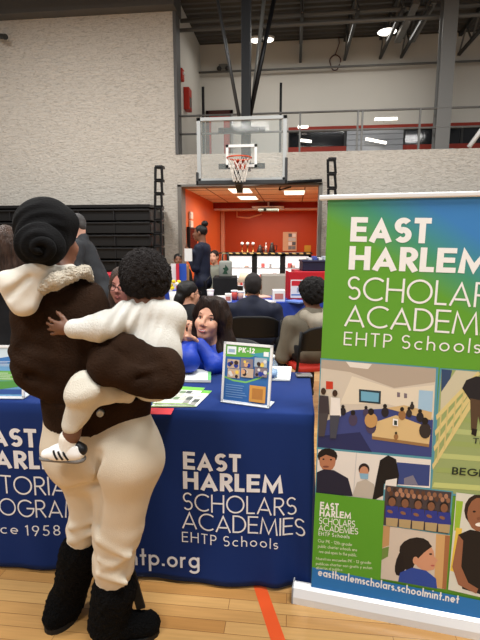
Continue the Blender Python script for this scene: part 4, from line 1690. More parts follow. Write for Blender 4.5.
sheet_of_paper('flyer', [(150, 407), (196, 407), (212, 391), (172, 388)], 'lower green-headed flyer poking out on the table beside the sleeve', 'flyer', .0012, map_art, 'green-headed flyers')
sheet_of_paper('flyer', [(152, 404), (189, 405), (205, 388), (172, 386)], 'upper green-headed flyer lying on another on the table', 'flyer', .0012, map_art, 'green-headed flyers', z=TT + .0028)
sheet_of_paper('notepad', [(178, 382), (211, 382.5), (211, 372), (184, 371)], 'white pad with a green edge on the table before the woman in blue', 'notepad', .012,
               lambda s_: (s_((226, 230, 228), rect(0, 0, 1, 1)), s_((110, 180, 110), rect(.9, 0, 1, 1)), s_((180, 200, 220), rect(.05, .85, .5, .95))))
sheet_of_paper('notepad', [(272, 380.5), (290, 381), (291.5, 368), (272, 367.5)], 'white pad on the table right of the flyer holder', 'notepad', .008)
sheet_of_paper('sticker', [(146, 414), (171, 414.5), (174, 408.5), (150, 408)], 'red sticker on the front edge of the blue table', 'sticker', .0008, None, mat=M('coral_sticker', (222, 66, 74), 0.5))
q = WZ(304, 376, TT)
ph = empty('phone', (q[0], q[1], TT), math.radians(8), 'grey phone lying face down near the right end of the table', 'phone')
MB().box((-.04, -.028, 0), (.04, .028, .009), .004).build('phone_body', M('phone_grey', (104, 100, 98), 0.4), ph)
MB().box((-.035, .002, .009), (-.012, .022, .0105), .002).build('camera_bump', M('phone_dark', (50, 50, 52), 0.3), ph)
q = WZ(271.5, 381, TT)
wbt = empty('water_bottle', (q[0], q[1] + .035, TT), 0, 'clear water bottle half hidden behind the flyer holder', 'bottle')
MB().lathe([(.026, 0), (.028, .008), (.028, .055), (.025, .06), (.028, .066), (.028, .075), (.012, .098), (.012, .105)], (0, 0, 0), 16).build('bottle_body', GLASS('bottle_plastic', (210, 225, 235), 0.3, 0.1), wbt, True)
MB().lathe([(.014, .103), (.014, .118)], (0, 0, 0), 12).build('cap', m_wplastic, wbt, True)
MB().lathe([(.0285, .015), (.0285, .045)], (0, 0, 0), 16).build('bottle_label', M('label_blue', (150, 180, 214), 0.4), wbt, True)

# ================================================================== PEOPLE
def SKIN(name, rgb):
    return M('skin_' + name, rgb, 0.5, var=0.06, vscale=30, spec=0.35)


m_eye = M('eye_white', (214, 206, 200), 0.5)
m_iris = M('iris_dark', (30, 18, 13), 0.5)


def basis(yaw, pitch=0.0, roll=0.0):
    """columns: right, forward, up; yaw 0 looks away from the camera, +90 looks right"""
    a, p_ = math.radians(yaw), math.radians(pitch)
    f_ = np.array([math.sin(a) * math.cos(p_), math.cos(a) * math.cos(p_), math.sin(p_)])
    r_ = np.array([math.cos(a), -math.sin(a), 0])
    u_ = np.cross(r_, f_)
    if roll:
        q = math.radians(roll)
        r_, u_ = r_ * math.cos(q) + u_ * math.sin(q), u_ * math.cos(q) - r_ * math.sin(q)
    return np.stack([r_, f_, u_], 1)


def head_prims(c, B, s=1.0, neck_to=None, jaw=1.0):
    L = lambda *l: c + s * (B @ np.array(l))
    A = B.T
    e_ = lambda l, r_, k=.02: ell(L(*l), np.array(r_) * s, k * s, A)
    P = [e_((0, -.014, .032), (.074, .094, .086), .01), e_((0, .030, -.045), (.058 * jaw, .062, .072), .03),
         e_((0, .066, -.094), (.026, .02, .018), .025), e_((.034, .060, -.030), (.026, .024, .026), .02), e_((-.034, .060, -.030), (.026, .024, .026), .02),
         cone(L(-.03, .068, .024), L(.03, .068, .024), .011 * s, .012 * s, .015 * s)]
    for sd_ in (1, -1):
        P.append(('-e', L(sd_ * .031, .084, .001), np.array([.016, .013, .009]) * s, A, None, .010 * s, None))
    P += [cone(L(0, .090, .010), L(0, .111, -.026), .008 * s, .0125 * s, .010 * s), e_((.012, .096, -.032), (.009, .010, .008), .006), e_((-.012, .096, -.032), (.009, .010, .008), .006),
          cone(L(-.016, .088, -.060), L(.016, .088, -.060), .010 * s, .010 * s, .01 * s)]
    for sd_ in (1, -1):
        P += [e_((sd_ * .074, -.010, -.004), (.010, .020, .032), .008), e_((sd_ * .072, .0, -.028), (.008, .010, .012), .008)]
    P.append(cone(L(0, -.030, -.060), neck_to if neck_to is not None else L(0, -.045, -.17), .052 * s, .058 * s, .03 * s))
    return P


def face_bits(root, off, c, B, s=1.0, lip=(150, 84, 76), brow=(40, 28, 24), smile=False):
    L = lambda *l: c + s * (B @ np.array(l)) - off
    for sd_ in (1, -1):
        e_ = MB().ball(L(sd_ * .031, .0615, .001), .0125 * s, 12).build('eye', m_eye, root, True)
        MB().ball(L(sd_ * .031, .0690, .001), .0064 * s, 10).build('iris', m_iris, e_, True)
        MB().tube([L(sd_ * .015, .0805, .022), L(sd_ * .032, .0790, .029), L(sd_ * .050, .066, .023)], [.0022 * s, .0032 * s, .0015 * s], 6).build('eyebrow', INK(brow, .8), root, True)
    for sd_ in (1, -1):
        MB().tube([L(sd_ * .019, .0715, .005), L(sd_ * .027, .0755, .0105), L(sd_ * .036, .0745, .0100), L(sd_ * .046, .067, .004)], [.0012 * s, .0022 * s, .0022 * s, .0014 * s], 6).build('eyelash', INK((24, 16, 14), .7), root, True)
    if smile:
        MB().tube([L(-.027, .084, -.052), L(-.012, .0965, -.0595), L(0, .0985, -.061), L(.012, .0965, -.0595), L(.027, .084, -.052)], [.0015 * s, .0042 * s, .005 * s, .0042 * s, .0015 * s], 6).build('teeth', INK((236, 230, 222), .3), root, True)
        MB().tube([L(-.029, .083, -.050), L(-.012, .0985, -.0555), L(0, .1005, -.0565), L(.012, .0985, -.0555), L(.029, .083, -.050)], [.0015 * s, .0032 * s, .0034 * s, .0032 * s, .0015 * s], 6).tube(
            [L(-.028, .083, -.052), L(-.012, .0975, -.0650), L(0, .0995, -.067), L(.012, .0975, -.0650), L(.028, .083, -.052)], [.0015 * s, .0042 * s, .0048 * s, .0042 * s, .0015 * s], 6).build('lips', INK(lip, .4), root, True)
        return
    MB().tube([L(-.021, .0915, -.060), L(-.008, .0985, -.0565), L(0, .0975, -.058), L(.008, .0985, -.0565), L(.021, .0915, -.060)], [.002 * s, .0042 * s, .0042 * s, .0042 * s, .002 * s], 6).tube(
        [L(-.019, .0915, -.0625), L(0, .0985, -.067), L(.019, .0915, -.0625)], [.002 * s, .0052 * s, .002 * s], 6).build('lips', INK(lip, .4), root, True)


def glasses(root, off, c, B, s=1.0):
    L = lambda *l: c + s * (B @ np.array(l)) - off
    g = MB()
    for sd_ in (1, -1):
        g.tube([L(sd_ * .032 + .024 * math.cos(t), .104, .0 + .019 * math.sin(t)) for t in np.linspace(0, 6.28, 15)[:-1]], .0022 * s, 6, closed=True)
        g.tube([L(sd_ * .056, .103, .006), L(sd_ * .078, .05, .008), L(sd_ * .082, -.01, .0)], .002 * s, 6)
    g.tube([L(-.009, .106, .004), L(.009, .106, .004)], .002 * s, 6)
    g.build('eyeglasses', m_black, root, True)


def limb_mid(a, b, l1, l2, pole):
    """elbow / knee by two-bone reach, bent towards the pole direction"""
    d = b - a
    L = np.linalg.norm(d)
    if L > (l1 + l2) * .999:
        return a + d * l1 / (l1 + l2)
    d = d / L
    x = (l1 * l1 - l2 * l2 + L * L) / (2 * L)
    h_ = math.sqrt(max(l1 * l1 - x * x, 0))
    p_ = np.asarray(pole, float)
    p_ = p_ - d * (p_ @ d)
    return a + d * x + nrm(p_) * h_


def hand_prims(wr, dr, nrm_palm, side, curl=35, s=1.0, spread=6):
    """palm, four unequal bent fingers and a thumb leaving the side of the palm; nrm_palm points out of the palm"""
    d = nrm(dr)
    n = nrm(np.asarray(nrm_palm, float) - d * (np.asarray(nrm_palm, float) @ d))
    l = np.cross(n, d) * side            # towards the thumb
    P = [cone(wr, wr + d * .04 * s, .021 * s, .024 * s, .008), cone(wr + d * .03 * s + l * .018 * s, wr + d * .075 * s + l * .024 * s, .0135 * s, .012 * s, .012), cone(wr + d * .03 * s - l * .016 * s, wr + d * .070 * s - l * .024 * s, .0135 * s, .011 * s, .012),
         cone(wr + d * .03 * s, wr + d * .078 * s, .014 * s, .012 * s, .012)]
    for i, (o_, ln) in enumerate(((.027, .070), (.009, .079), (-.009, .073), (-.026, .057))):
        b_ = wr + d * (.082 - abs(o_ - .005) * .25) * s + l * o_ * s
        dd = nrm(d + l * math.tan(math.radians(spread)) * o_ / .027)
        ang = 0
        for j, fr in enumerate((.45, .31, .24)):
            ang += math.radians(curl * (.7, 1.1, .8)[j])
            v = dd * math.cos(ang) + n * math.sin(ang)
            e_ = b_ + v * ln * fr * s
            P.append(cone(b_, e_, (.0092 - .0009 * j) * s, (.0085 - .0009 * j) * s, .003))
            b_ = e_
    b_ = wr + d * .022 * s + l * .024 * s
    for j, (ln, out) in enumerate(((.042, .75), (.032, .45), (.024, .25))):
        v = nrm(d * .75 + l * out + n * (.25 + .2 * j))
        e_ = b_ + v * ln * s
        P.append(cone(b_, e_, (.0125 - .0018 * j) * s, (.0108 - .0015 * j) * s, .006))
        b_ = e_
    return P


def grow(prims, g, k=None):
    out = []
    for p_ in prims:
        if p_[0] == 'c':
            out.append(('c', p_[1], p_[2], p_[3] + g, p_[4] + g, p_[5] if k is None else k, p_[6]))
        elif p_[0] == 'e':
            out.append(('e', p_[1], p_[2] + g, p_[3], None, p_[5] if k is None else k, None))
    return out


def shoe_prims(ankle, fwd, g=0.0):
    f_ = nrm([fwd[0], fwd[1], 0])
    s_ = np.array([f_[1], -f_[0], 0])
    a = np.array([ankle[0], ankle[1], 0])
    return [cone(a - f_ * .04 + [0, 0, .045], a + f_ * .06 + [0, 0, .042], .042 + g, .042 + g, .02, ((0, 0, 1), 1.0)),
            cone(a + f_ * .06 + [0, 0, .036], a + f_ * .15 + [0, 0, .030], .044 + g, .030 + g, .03),
            cone(ankle + [0, 0, .02], a + [0, 0, .05], .042 + g, .045 + g, .03)]


def person(label, head, yaw, skin, d_ground=None, body_yaw=None, pitch=0, roll=0, seated=False, lean=0.0, hands=None, elbows=None, hair='short', hair_mat=None,
           top=None, bottom=None, shoes=None, shw=.19, res=.012, girth=1.0, group=None, face=True, s=1.0, seat=.46, hood=None, glasses_on=False, collar=False,
           hand_curl=35, fold=.004, lip=(150, 84, 76), lean_side=0.0, jaw=1.0, smile=False):
    """a clothed figure from the head centre down; head = heading-frame point"""
    by = yaw if body_yaw is None else body_yaw
    Bb = basis(by)
    r_, f_, u_ = Bb[:, 0], Bb[:, 1], np.array([0, 0, 1.0])
    Bh = basis(yaw, pitch, roll)
    neck = head - Bh[:, 1] * .035 * s - np.array([0, 0, .155 * s])
    hipz = (seat + .09) if seated else neck[2] * .60
    hip = np.array([neck[0], neck[1], 0]) - f_ * lean + r_ * lean_side + u_ * hipz
    chest = neck * .68 + hip * .32 + f_ * .015
    sh = {sd_: neck + r_ * sd_ * shw * s - u_ * .072 * s for sd_ in (1, -1)}
    base = np.array([hip[0], hip[1], 0])
    root = empty('person', hw(base), YAW, label, 'person', group)
    off = base
    # legs
    legs = {}
    if seated:
        for sd_ in (1, -1):
            h_ = hip + r_ * sd_ * .09
            kn = h_ + f_ * .42 + r_ * sd_ * .03
            kn = np.array([kn[0], kn[1], seat + .05])
            an = np.array([kn[0], kn[1], .09]) - f_ * .02
            legs[sd_] = (h_, kn, an)
    else:
        for sd_ in (1, -1):
            h_ = hip + r_ * sd_ * .085
            an = np.array([hip[0], hip[1], .09]) + r_ * sd_ * .10 + f_ * (.07 * sd_)
            kn = (h_ + an) / 2 + f_ * .03
            legs[sd_] = (h_, kn, an)
    arms = {}
    for sd_ in (1, -1):
        if hands and sd_ in hands:
            hd = np.asarray(hands[sd_][0], float)
            hdir = hands[sd_][1]
        elif seated:
            hd = legs[sd_][1] * .55 + legs[sd_][0] * .45 + u_ * .09
            hdir = f_
        else:
            hd = sh[sd_] - u_ * .52 * s + f_ * .08 + r_ * sd_ * .05
            hdir = -u_ + f_ * .15
        el = limb_mid(sh[sd_], hd, .285 * s, .255 * s, -f_ * .6 - u_ * .6 + r_ * sd_ * .55)
        if elbows and sd_ in elbows:
            el = np.asarray(elbows[sd_], float)
        arms[sd_] = (sh[sd_], el, hd, hdir)
    g = girth
    torso = [cone(chest, hip, .135 * g, .135 * g, .04, (f_, .72)), cone(neck - u_ * .09 + r_ * .09, neck - u_ * .09 - r_ * .09, .075 * g, .075 * g, .05),
             cone(hip + r_ * .07, hip - r_ * .07, .105 * g, .105 * g, .04, (f_, .9))]
    armp = []
    for sd_ in (1, -1):
        a, e_, h_, _ = arms[sd_]
        armp += [cone(a, e_, .050 * g, .040 * g, .03), cone(e_, h_, .039 * g, .028, .012)]
    legp = []
    for sd_ in (1, -1):
        a, k_, n_ = legs[sd_]
        legp += [cone(a, k_, .080 * g, .055 * g, .03), cone(k_, n_, .053 * g, .036, .015)]
    body = head_prims(head, Bh, s, neck, jaw) + torso + armp + legp
    for sd_ in (1, -1):
        a, e_, h_, hdir = arms[sd_]
        pn = hands[sd_][2] if hands and sd_ in hands and len(hands[sd_]) > 2 else -r_ * sd_
        body += hand_prims(h_, hdir, pn, sd_ if not (hands and sd_ in hands and len(hands[sd_]) > 3) else hands[sd_][3], hand_curl, 1.0 * s)
    for sd_ in (1, -1):
        body += [cone(legs[sd_][2], legs[sd_][2] - u_ * .05 + f_ * .1, .034, .028, .02)]
    sdf('body', body, res, skin, root, off=off)
    if face:
        face_bits(root, off, head, Bh, s, lip, smile=smile)
    if glasses_on:
        glasses(root, off, head, Bh, s)
    # clothes
    tp = grow(torso, .020) + grow([p_ for p_ in armp], .017)
    tp.append(cone(neck - u_ * .065, neck - u_ * .012 * s, .080 * s, .064 * s, .03))
    if collar:
        tp += [cone(neck - u_ * .05 - f_ * .02, neck + u_ * .02 - f_ * .025, .072, .07, .02)]
    sdf('top', tp, res, top, root, folds(fold, 26, int(abs(head[0]) * 100) % 17), off=off)
    lp = grow(legp, .016) + grow(torso[2:], .012)
    sdf('trousers', lp, max(res, .012), bottom, root, folds(.003, 24, 5), cuts=[(hip + u_ * .06, (0, 0, 1))], off=off)
    for sd_ in (1, -1):
        sdf('shoe', shoe_prims(legs[sd_][2], f_), .011, shoes or m_black, root, cuts=[((0, 0, 0.0), (0, 0, -1))], off=off)
    # hair
    L = lambda *l: head + s * (Bh @ np.array(l))
    A = Bh.T
    E = lambda l, rr_, k=.02: ell(L(*l), np.array(rr_) * s, k * s, A)
    cutface = [(L(0, .058, .035), Bh[:, 1] * .8 - Bh[:, 2] * .42)]
    H, dp, cuts = [], folds(.002, 90, 3), ()
    if hair == 'short':
        H = [E((0, -.022, .038), (.080, .098, .088)), E((0, -.055, -.01), (.070, .055, .065))]
        cuts = cutface
    elif hair == 'afro':
        H = [E((0, -.02, .065), (.118, .118, .100)), E((0, -.055, .02), (.108, .085, .085))]
        dp = curls(.011, 85, 2)
        cuts = [(L(0, .072, .03), Bh[:, 1] * .8 - Bh[:, 2] * .5)]
    elif hair == 'bun':
        H = [E((0, -.020, .036), (.079, .097, .087))]
        cuts = [(L(0, .060, .045), Bh[:, 1] * .75 - Bh[:, 2] * .55)]
    elif hair == 'long':
        H = [E((0, -.022, .040), (.084, .102, .090), .03), cone(L(.062, -.045, .02), L(.085, -.040, -.17), .040 * s, .050 * s, .04), cone(L(-.062, -.045, .02), L(-.085, -.040, -.17), .040 * s, .050 * s, .04),
             cone(L(0, -.075, .0), L(0, -.095, -.2), .065 * s, .062 * s, .05), cone(L(.085, -.035, -.16), L(.07, .0, -.27), .048 * s, .026 * s, .03), cone(L(-.085, -.035, -.16), L(-.07, .0, -.27), .048 * s, .026 * s, .03)]
        dp = folds(.004, 60, 8, 6, (1, 1, .25))
        H.append(('-e', L(0, .105, -.045), np.array([.060, .085, .105]) * s, A, None, .012, None))
    elif hair == 'ponytail':
        H = [E((0, -.022, .038), (.082, .100, .089)), E((0, -.10, -.03), (.050, .042, .055), .03), cone(L(0, -.11, -.05), L(0, -.10, -.16), .038 * s, .022 * s, .03)]
        cuts = [(L(0, .060, .040), Bh[:, 1] * .8 - Bh[:, 2] * .5)] if True else ()
        dp = folds(.003, 70, 4)
    if H:
        ho = sdf('hair', H, min(res, .010), hair_mat, root, dp, cuts, off)
    if hair == 'bun':
        sdf('hair_bun', [E((0, -.075, .135), (.050, .050, .046))], .010, hair_mat, root, curls(.004, 120), off=off)
    if hood is not None:
        hp_ = [cone(neck - f_ * .05 + r_ * .09 - u_ * .01, neck - f_ * .13 - u_ * .05, .05, .062, .04), cone(neck - f_ * .05 - r_ * .09 - u_ * .01, neck - f_ * .13 - u_ * .05, .05, .062, .04),
               cone(neck - f_ * .13 - u_ * .04, neck - f_ * .135 - u_ * .12, .075, .06, .04), cone(neck + r_ * .085 + f_ * .05 - u_ * .03, neck + r_ * .09 - f_ * .05, .032, .05, .03), cone(neck - r_ * .085 + f_ * .05 - u_ * .03, neck - r_ * .09 - f_ * .05, .032, .05, .03)]
        sdf('hood', hp_, res, hood, root, folds(.004, 34, 9), off=off)
    return root, dict(neck=neck, hip=hip, sh=sh, arms=arms, r=r_, f=f_, off=off, head=head, Bh=Bh)


m_hair = M('black_hair', (20, 17, 16), 0.5, bump=0.6, bscale=140, stretch=(1, 1, .25))
m_hair_b = M('dark_brown_hair', (38, 26, 21), 0.5, var=.5, vscale=55, bump=.7, bscale=110, stretch=(1, 1, .12), bdist=.012, spec=.18)
m_hair_br = M('brown_hair', (60, 42, 32), 0.55, var=.5, vscale=45, bump=1.0, bscale=100, stretch=(1, 1, .12), bdist=.02)
m_afro = M('black_curls', (14, 11, 11), 0.85, bump=0.9, bscale=110)
m_dkwear = M('black_wear', (19, 19, 21), 0.8, var=.2, bump=.2, bscale=200)
m_navy = M('navy_wear', (22, 27, 46), 0.7, var=.15, bump=.2, bscale=200)
m_jean = M('dark_denim', (34, 38, 52), 0.8, var=.15)
m_char = M('charcoal_wear', (44, 46, 50), 0.75, var=.1, bump=.2, bscale=200)
m_taupe = M('taupe_fleece', (104, 97, 84), 0.9, var=.06, bump=.3, bscale=300)
m_blue_jkt = M('royal_blue_jacket', (20, 54, 158), 0.5, var=.08, bump=.15, bscale=150)
m_olive = M('grey_green_shirt', (126, 128, 116), 0.8, var=.06)
sk_deep = SKIN('deep', (92, 60, 44))
sk_brown = SKIN('brown', (122, 82, 62))
sk_tan = SKIN('tan', (206, 154, 128))
sk_light = SKIN('light', (206, 160, 140))


def chair(label, x, d, yaw, mat, group=None, back_h=.86, w=.46, seat=.455, seat_mat=None):
    """padded folding chair: seat, backrest, two side frames"""
    p_ = hw(np.array([x, d, 0]))
    t_ = empty('folding_chair', (p_[0], p_[1], 0), YAW - math.radians(yaw), label, 'chair', group)
    h = w / 2
    MB().box((-h + .015, -.21, seat - .05), (h - .015, .2, seat), .018).build('seat', seat_mat or mat, t_, True)
    k = MB()
    n = 10
    vs_, fs_ = [], []
    for i in range(n + 1):
        for j in range(n + 1):
            u, v = i / n, j / n
            xx = (-h + .02) + (w - .04) * u
            zz = seat + .14 + (back_h - seat - .14) * v - .05 * (2 * u - 1) ** 4 * v
            yy = -.21 - .07 * v - .04 * (1 - (2 * u - 1) ** 2)
            vs_.append((xx, yy, zz))
    m_ = len(vs_)
    vs_ += [(x_, y_ - .028, z_) for x_, y_, z_ in vs_]
    for i in range(n):
        for j in range(n):
            a = i * (n + 1) + j
            fs_.append((a, a + 1, a + n + 2, a + n + 1))
            fs_.append((m_ + a, m_ + a + n + 1, m_ + a + n + 2, m_ + a + 1))
    for i in range(n):
        for a, b in (((i) * (n + 1), (i + 1) * (n + 1)), ((i + 1) * (n + 1) + n, i * (n + 1) + n)):
            fs_.append((a, b, m_ + b, m_ + a))
        for a, b in ((i + 1, i), (n * (n + 1) + i, n * (n + 1) + i + 1)):
            fs_.append((a, b, m_ + b, m_ + a))
    k.add(vs_, fs_)
    k.build('backrest', mat, t_, True)
    for s_ in (-1, 1):
        MB().tube([(s_ * h, -.30, back_h - .04), (s_ * h, -.23, seat - .02), (s_ * h, .20, 0.0)], .012, 8).build('leg', m_blackm, t_, True)
        MB().tube([(s_ * (h - .03), .16, seat - .05), (s_ * (h - .03), -.26, 0.0)], .012, 8).build('leg', m_blackm, t_, True)
    return t_


# ---------------- the mother at the table, seen from behind
mb_ = C(97, 600, 1.50)
MBASE = np.array([mb_[0], mb_[1], 0])
mo = empty('person', hw(MBASE), YAW, 'standing woman seen from behind in black headwrap, brown jacket and cream trousers', 'person')
m_wrap = M('black_wrap', (11, 11, 12), 0.9, var=.25, vscale=8, bump=.3, bscale=90, stretch=(1, 1, 3), spec=.12)
m_jacket = M('brown_jacket', (41, 26, 16), 0.9, var=.2, vscale=14, bump=.5, bscale=160, spec=.1)
m_sherpa = M('cream_sherpa', (208, 198, 180), 0.95, bump=1.0, bscale=150, bdist=.02)
m_hood = M('cream_hood', (212, 206, 194), 0.9, bump=.3, bscale=420)
m_pants = M('cream_trousers', (205, 194, 175), 0.9, var=.03, vscale=6, bump=.25, bscale=300, spec=.15)
m_fur = M('black_boot', (9, 9, 10), 0.95, bump=1.0, bscale=130, bdist=.02, spec=.1)
B = basis(30, -4)
hc = C(49.5, 239, 1.53)
nk_ = C(60, 282, 1.50)
hipc = C(98, 438, 1.50)
body = head_prims(hc, B, .96, nk_)
body += [cone(C(68, 312, 1.5), hipc, .11, .11, .05, ((0, 1, 0), .75)), cone(C(48, 305, 1.5), C(88, 305, 1.5), .05, .05, .04)]
ls, le, lh = C(34, 308, 1.48), C(37, 372, 1.45), C(80, 372, 1.66)
rs_, re_, rh = C(90, 312, 1.48), C(155, 372, 1.44), C(120, 366, 1.68)
body += [cone(ls, le, .045, .038, .03), cone(le, lh, .037, .027, .02), cone(rs_, re_, .045, .04, .03), cone(re_, rh, .038, .027, .02)]
body += hand_prims(lh, nrm(np.array([1, .25, .0])), (0.0, -1, .2), -1, 40) + hand_prims(rh, nrm(np.array([-1, .1, .05])), (0, -1, .2), 1, 40)
lk, la = C(83, 520, 1.55), C(68, 604, 1.58)
rk, ra = C(120, 530, 1.46), C(110, 622, 1.475)
body += [cone(C(84, 455, 1.52), lk, .070, .042, .03), cone(lk, la, .040, .034, .02), cone(C(122, 455, 1.48), rk, .08, .05, .03), cone(rk, ra, .048, .036, .02)]
sk_mo = SKIN('warm_brown', (140, 94, 72))
sdf('body', body, .008, sk_mo, mo, off=MBASE)
face_bits(mo, MBASE, hc, B, .96)


def wrap_disp(X, Y, Z):
    c_ = C(40, 248, 1.36)
    q = np.sqrt((X - c_[0]) ** 2 + (Z - c_[2]) ** 2)
    an = np.arctan2(Z - c_[2], X - c_[0])
    near = np.clip((1.46 - Y) / .05, 0, 1)
    return .0030 * near * np.sin(q * 210 + an * 1.0) + .0009 * (1 - near) * np.sin(q * 90 + an * 2)


wr = [ell(C(46, 227, 1.51), (.094, .112, .094), .02), cone(C(38, 243, 1.43), C(44, 242, 1.46), .066, .075, .02), ell(C(40, 245, 1.385), (.076, .058, .064), .008),
      cone(C(56, 224, 1.47), C(66, 222, 1.52), .044, .034, .03)]
sdf('headwrap', wr, .0055, m_wrap, mo, wrap_disp, off=MBASE)
ro = MB()
pts = [C(40.5 + (3 + 13 * t) * math.cos(t * 9 + 1), 248 + (2.5 + 10 * t) * math.sin(t * 9 + 1), 1.328 + .030 * t * t) - MBASE for t in np.linspace(0.02, 1.0, 40)]
ro.tube(pts, [.010 + .005 * math.sin(3.1 * t) for t in np.linspace(0, 1, 40)], 8)
ro.build('wrap_coil', m_wrap, mo, True)
# hood and sherpa collar
hd_ = [cone(C(13, 288, 1.37), C(24, 306, 1.36), .036, .030, .03), cone(C(14, 286, 1.37), C(45, 272, 1.39), .034, .024, .03), cone(C(45, 272, 1.39), C(72, 270, 1.44), .022, .013, .02),
       cone(C(31, 280, 1.375), C(26, 302, 1.36), .036, .032, .04), ell(C(22, 288, 1.375), (.052, .036, .050), .03), cone(C(10, 284, 1.40), C(30, 276, 1.48), .030, .036, .03)]
hd_ += [('-', C(18, 305, 1.315), C(40, 281, 1.345), .006, .003, .03, None), ('-', C(8, 296, 1.33), C(30, 277, 1.35), .004, .002, .025, None)]
sdf('hood', hd_, .0055, m_hood, mo, folds(.006, 44, 3, 6), off=MBASE)
co = [cone(C(40, 290, 1.37), C(56, 281, 1.37), .018, .022, .02), cone(C(56, 281, 1.37), C(72, 274, 1.40), .022, .020, .02), cone(C(72, 274, 1.40), C(86, 271, 1.45), .019, .016, .02), cone(C(86, 272, 1.45), C(92, 280, 1.47), .011, .009, .02),
      cone(C(84, 272, 1.46), C(78, 275, 1.60), .018, .02, .02)]
sdf('sherpa_collar', co, .0055, m_sherpa, mo, curls(.0045, 210, 4), off=MBASE)
# jacket
jk = [cone(C(60, 316, 1.50), C(84, 362, 1.51), .132, .150, .05, ((0, 1, 0), .78)), cone(C(84, 362, 1.51), C(97, 406, 1.51), .150, .168, .05, ((0, 1, 0), .78)),
      cone(C(42, 306, 1.48), C(84, 297, 1.50), .062, .056, .05),
      cone(C(36, 314, 1.46), C(35, 358, 1.43), .070, .066, .04), cone(C(35, 358, 1.43), C(46, 384, 1.42), .065, .046, .04), cone(C(37, 372, 1.43), C(64, 380, 1.60), .060, .05, .04),
      cone(C(84, 312, 1.47), C(112, 352, 1.41), .064, .066, .05), cone(C(112, 352, 1.41), C(160, 373, 1.40), .068, .068, .04), cone(C(160, 373, 1.40), C(150, 376, 1.55), .068, .06, .05),
      cone(C(150, 376, 1.55), C(118, 370, 1.68), .058, .045, .04), cone(C(104, 366, 1.335), C(160, 382, 1.37), .050, .050, .04)]


jk += [('-', C(96, 338, 1.335), C(134, 362, 1.325), .004, .003, .03, None), ('-', C(120, 382, 1.31), C(166, 372, 1.32), .003, .002, .03, None), ('-', C(170, 352, 1.345), C(140, 366, 1.325), .003, .002, .025, None),
       ('-', C(20, 346, 1.365), C(46, 352, 1.36), .004, .002, .03, None), ('-', C(28, 376, 1.37), C(60, 388, 1.37), .003, .002, .03, None), ('-', C(60, 318, 1.37), C(66, 372, 1.36), .003, .002, .04, None)]


def jacket_disp(X, Y, Z):
    a_ = C(150, 375, 1.40)
    q = np.sqrt((X - a_[0]) ** 2 + (Z - a_[2]) ** 2)
    b_ = C(20, 352, 1.42)
    w_ = np.exp(-((X - b_[0]) / .12) ** 2 - ((Z - b_[2]) / .05) ** 2)
    return folds(.0045, 22, 6, 6)(X, Y, Z) + folds(.002, 60, 2, 5)(X, Y, Z) + .0035 * np.sin(q * 95 + X * 20) * np.exp(-(q / .22) ** 2) + .003 * w_ * np.sin(Z * 130 + X * 60)


sdf('jacket', jk, .0065, m_jacket, mo, jacket_disp, cuts=[(C(97, 415, 1.51), (0.02, 0, -1))], off=MBASE)
hb = [cone(C(97, 394, 1.51), C(97, 414, 1.51), .182, .180, .01, ((0, 1, 0), .78))]
sdf('hem_band', hb, .0065, m_jacket, mo, folds(.0025, 34, 2), cuts=[(C(97, 421, 1.51), (-.03, 0, -1)), (C(97, 392, 1.51), (0, 0, 1))], off=MBASE)
bt = C(100, 413.5, 1.362) - MBASE
bo = MB()
bo.T = Matrix.Translation(Vector(tuple(bt))) @ Matrix.Rotation(math.radians(90), 4, 'X')
bo.lathe([(.011, -.012), (.0115, .002), (.009, .004), (.005, .002)], (0, 0, 0), 16)
bo.build('button', M('button_steel', (168, 172, 178), .3, .7), mo, True)
# trousers
pt = [ell(C(80, 450, 1.51), (.122, .132, .125), .04), ell(C(124, 453, 1.475), (.130, .148, .135), .035), cone(C(97, 410, 1.51), C(98, 436, 1.51), .176, .180, .04, ((0, 1, 0), .76)),
      cone(C(84, 465, 1.53), C(88, 508, 1.545), .092, .060, .04), cone(C(88, 506, 1.545), C(82, 528, 1.55), .058, .052, .02), cone(C(82, 528, 1.55), C(80, 545, 1.555), .052, .050, .02),
      cone(C(125, 462, 1.47), C(118, 528, 1.46), .118, .080, .04), cone(C(118, 528, 1.46), C(113.5, 562, 1.465), .080, .068, .03), cone(C(113.5, 562, 1.465), C(112, 588, 1.465), .068, .058, .02)]
for (a_, b_, r_, d_) in (((70, 528), (92, 521), .007, 1.495), ((70, 541), (94, 533), .008, 1.50), ((99, 540), (125, 556), .007, 1.385), ((98, 574), (126, 583), .009, 1.395), ((104, 566), (130, 557), .007, 1.395), ((98, 560), (112, 566), .006, 1.39)):
    pt.append(cone(C(*a_, d_), C(*b_, d_), r_, r_ * .6, .025))
pt.append(('-', C(66, 493, 1.42), C(108, 478, 1.38), .008, .004, .03, None))
pt.append(('-', C(99, 455, 1.355), C(99, 525, 1.40), .005, .005, .03, None))


def pants_disp(X, Y, Z):
    k_ = np.clip((.52 - Z) / .12, 0, 1)
    return folds(.0020, 26, 11, 6)(X, Y, Z) + .0014 * k_ * np.sin(Z * 105 + X * 38 + 1.5 * np.sin(X * 30))


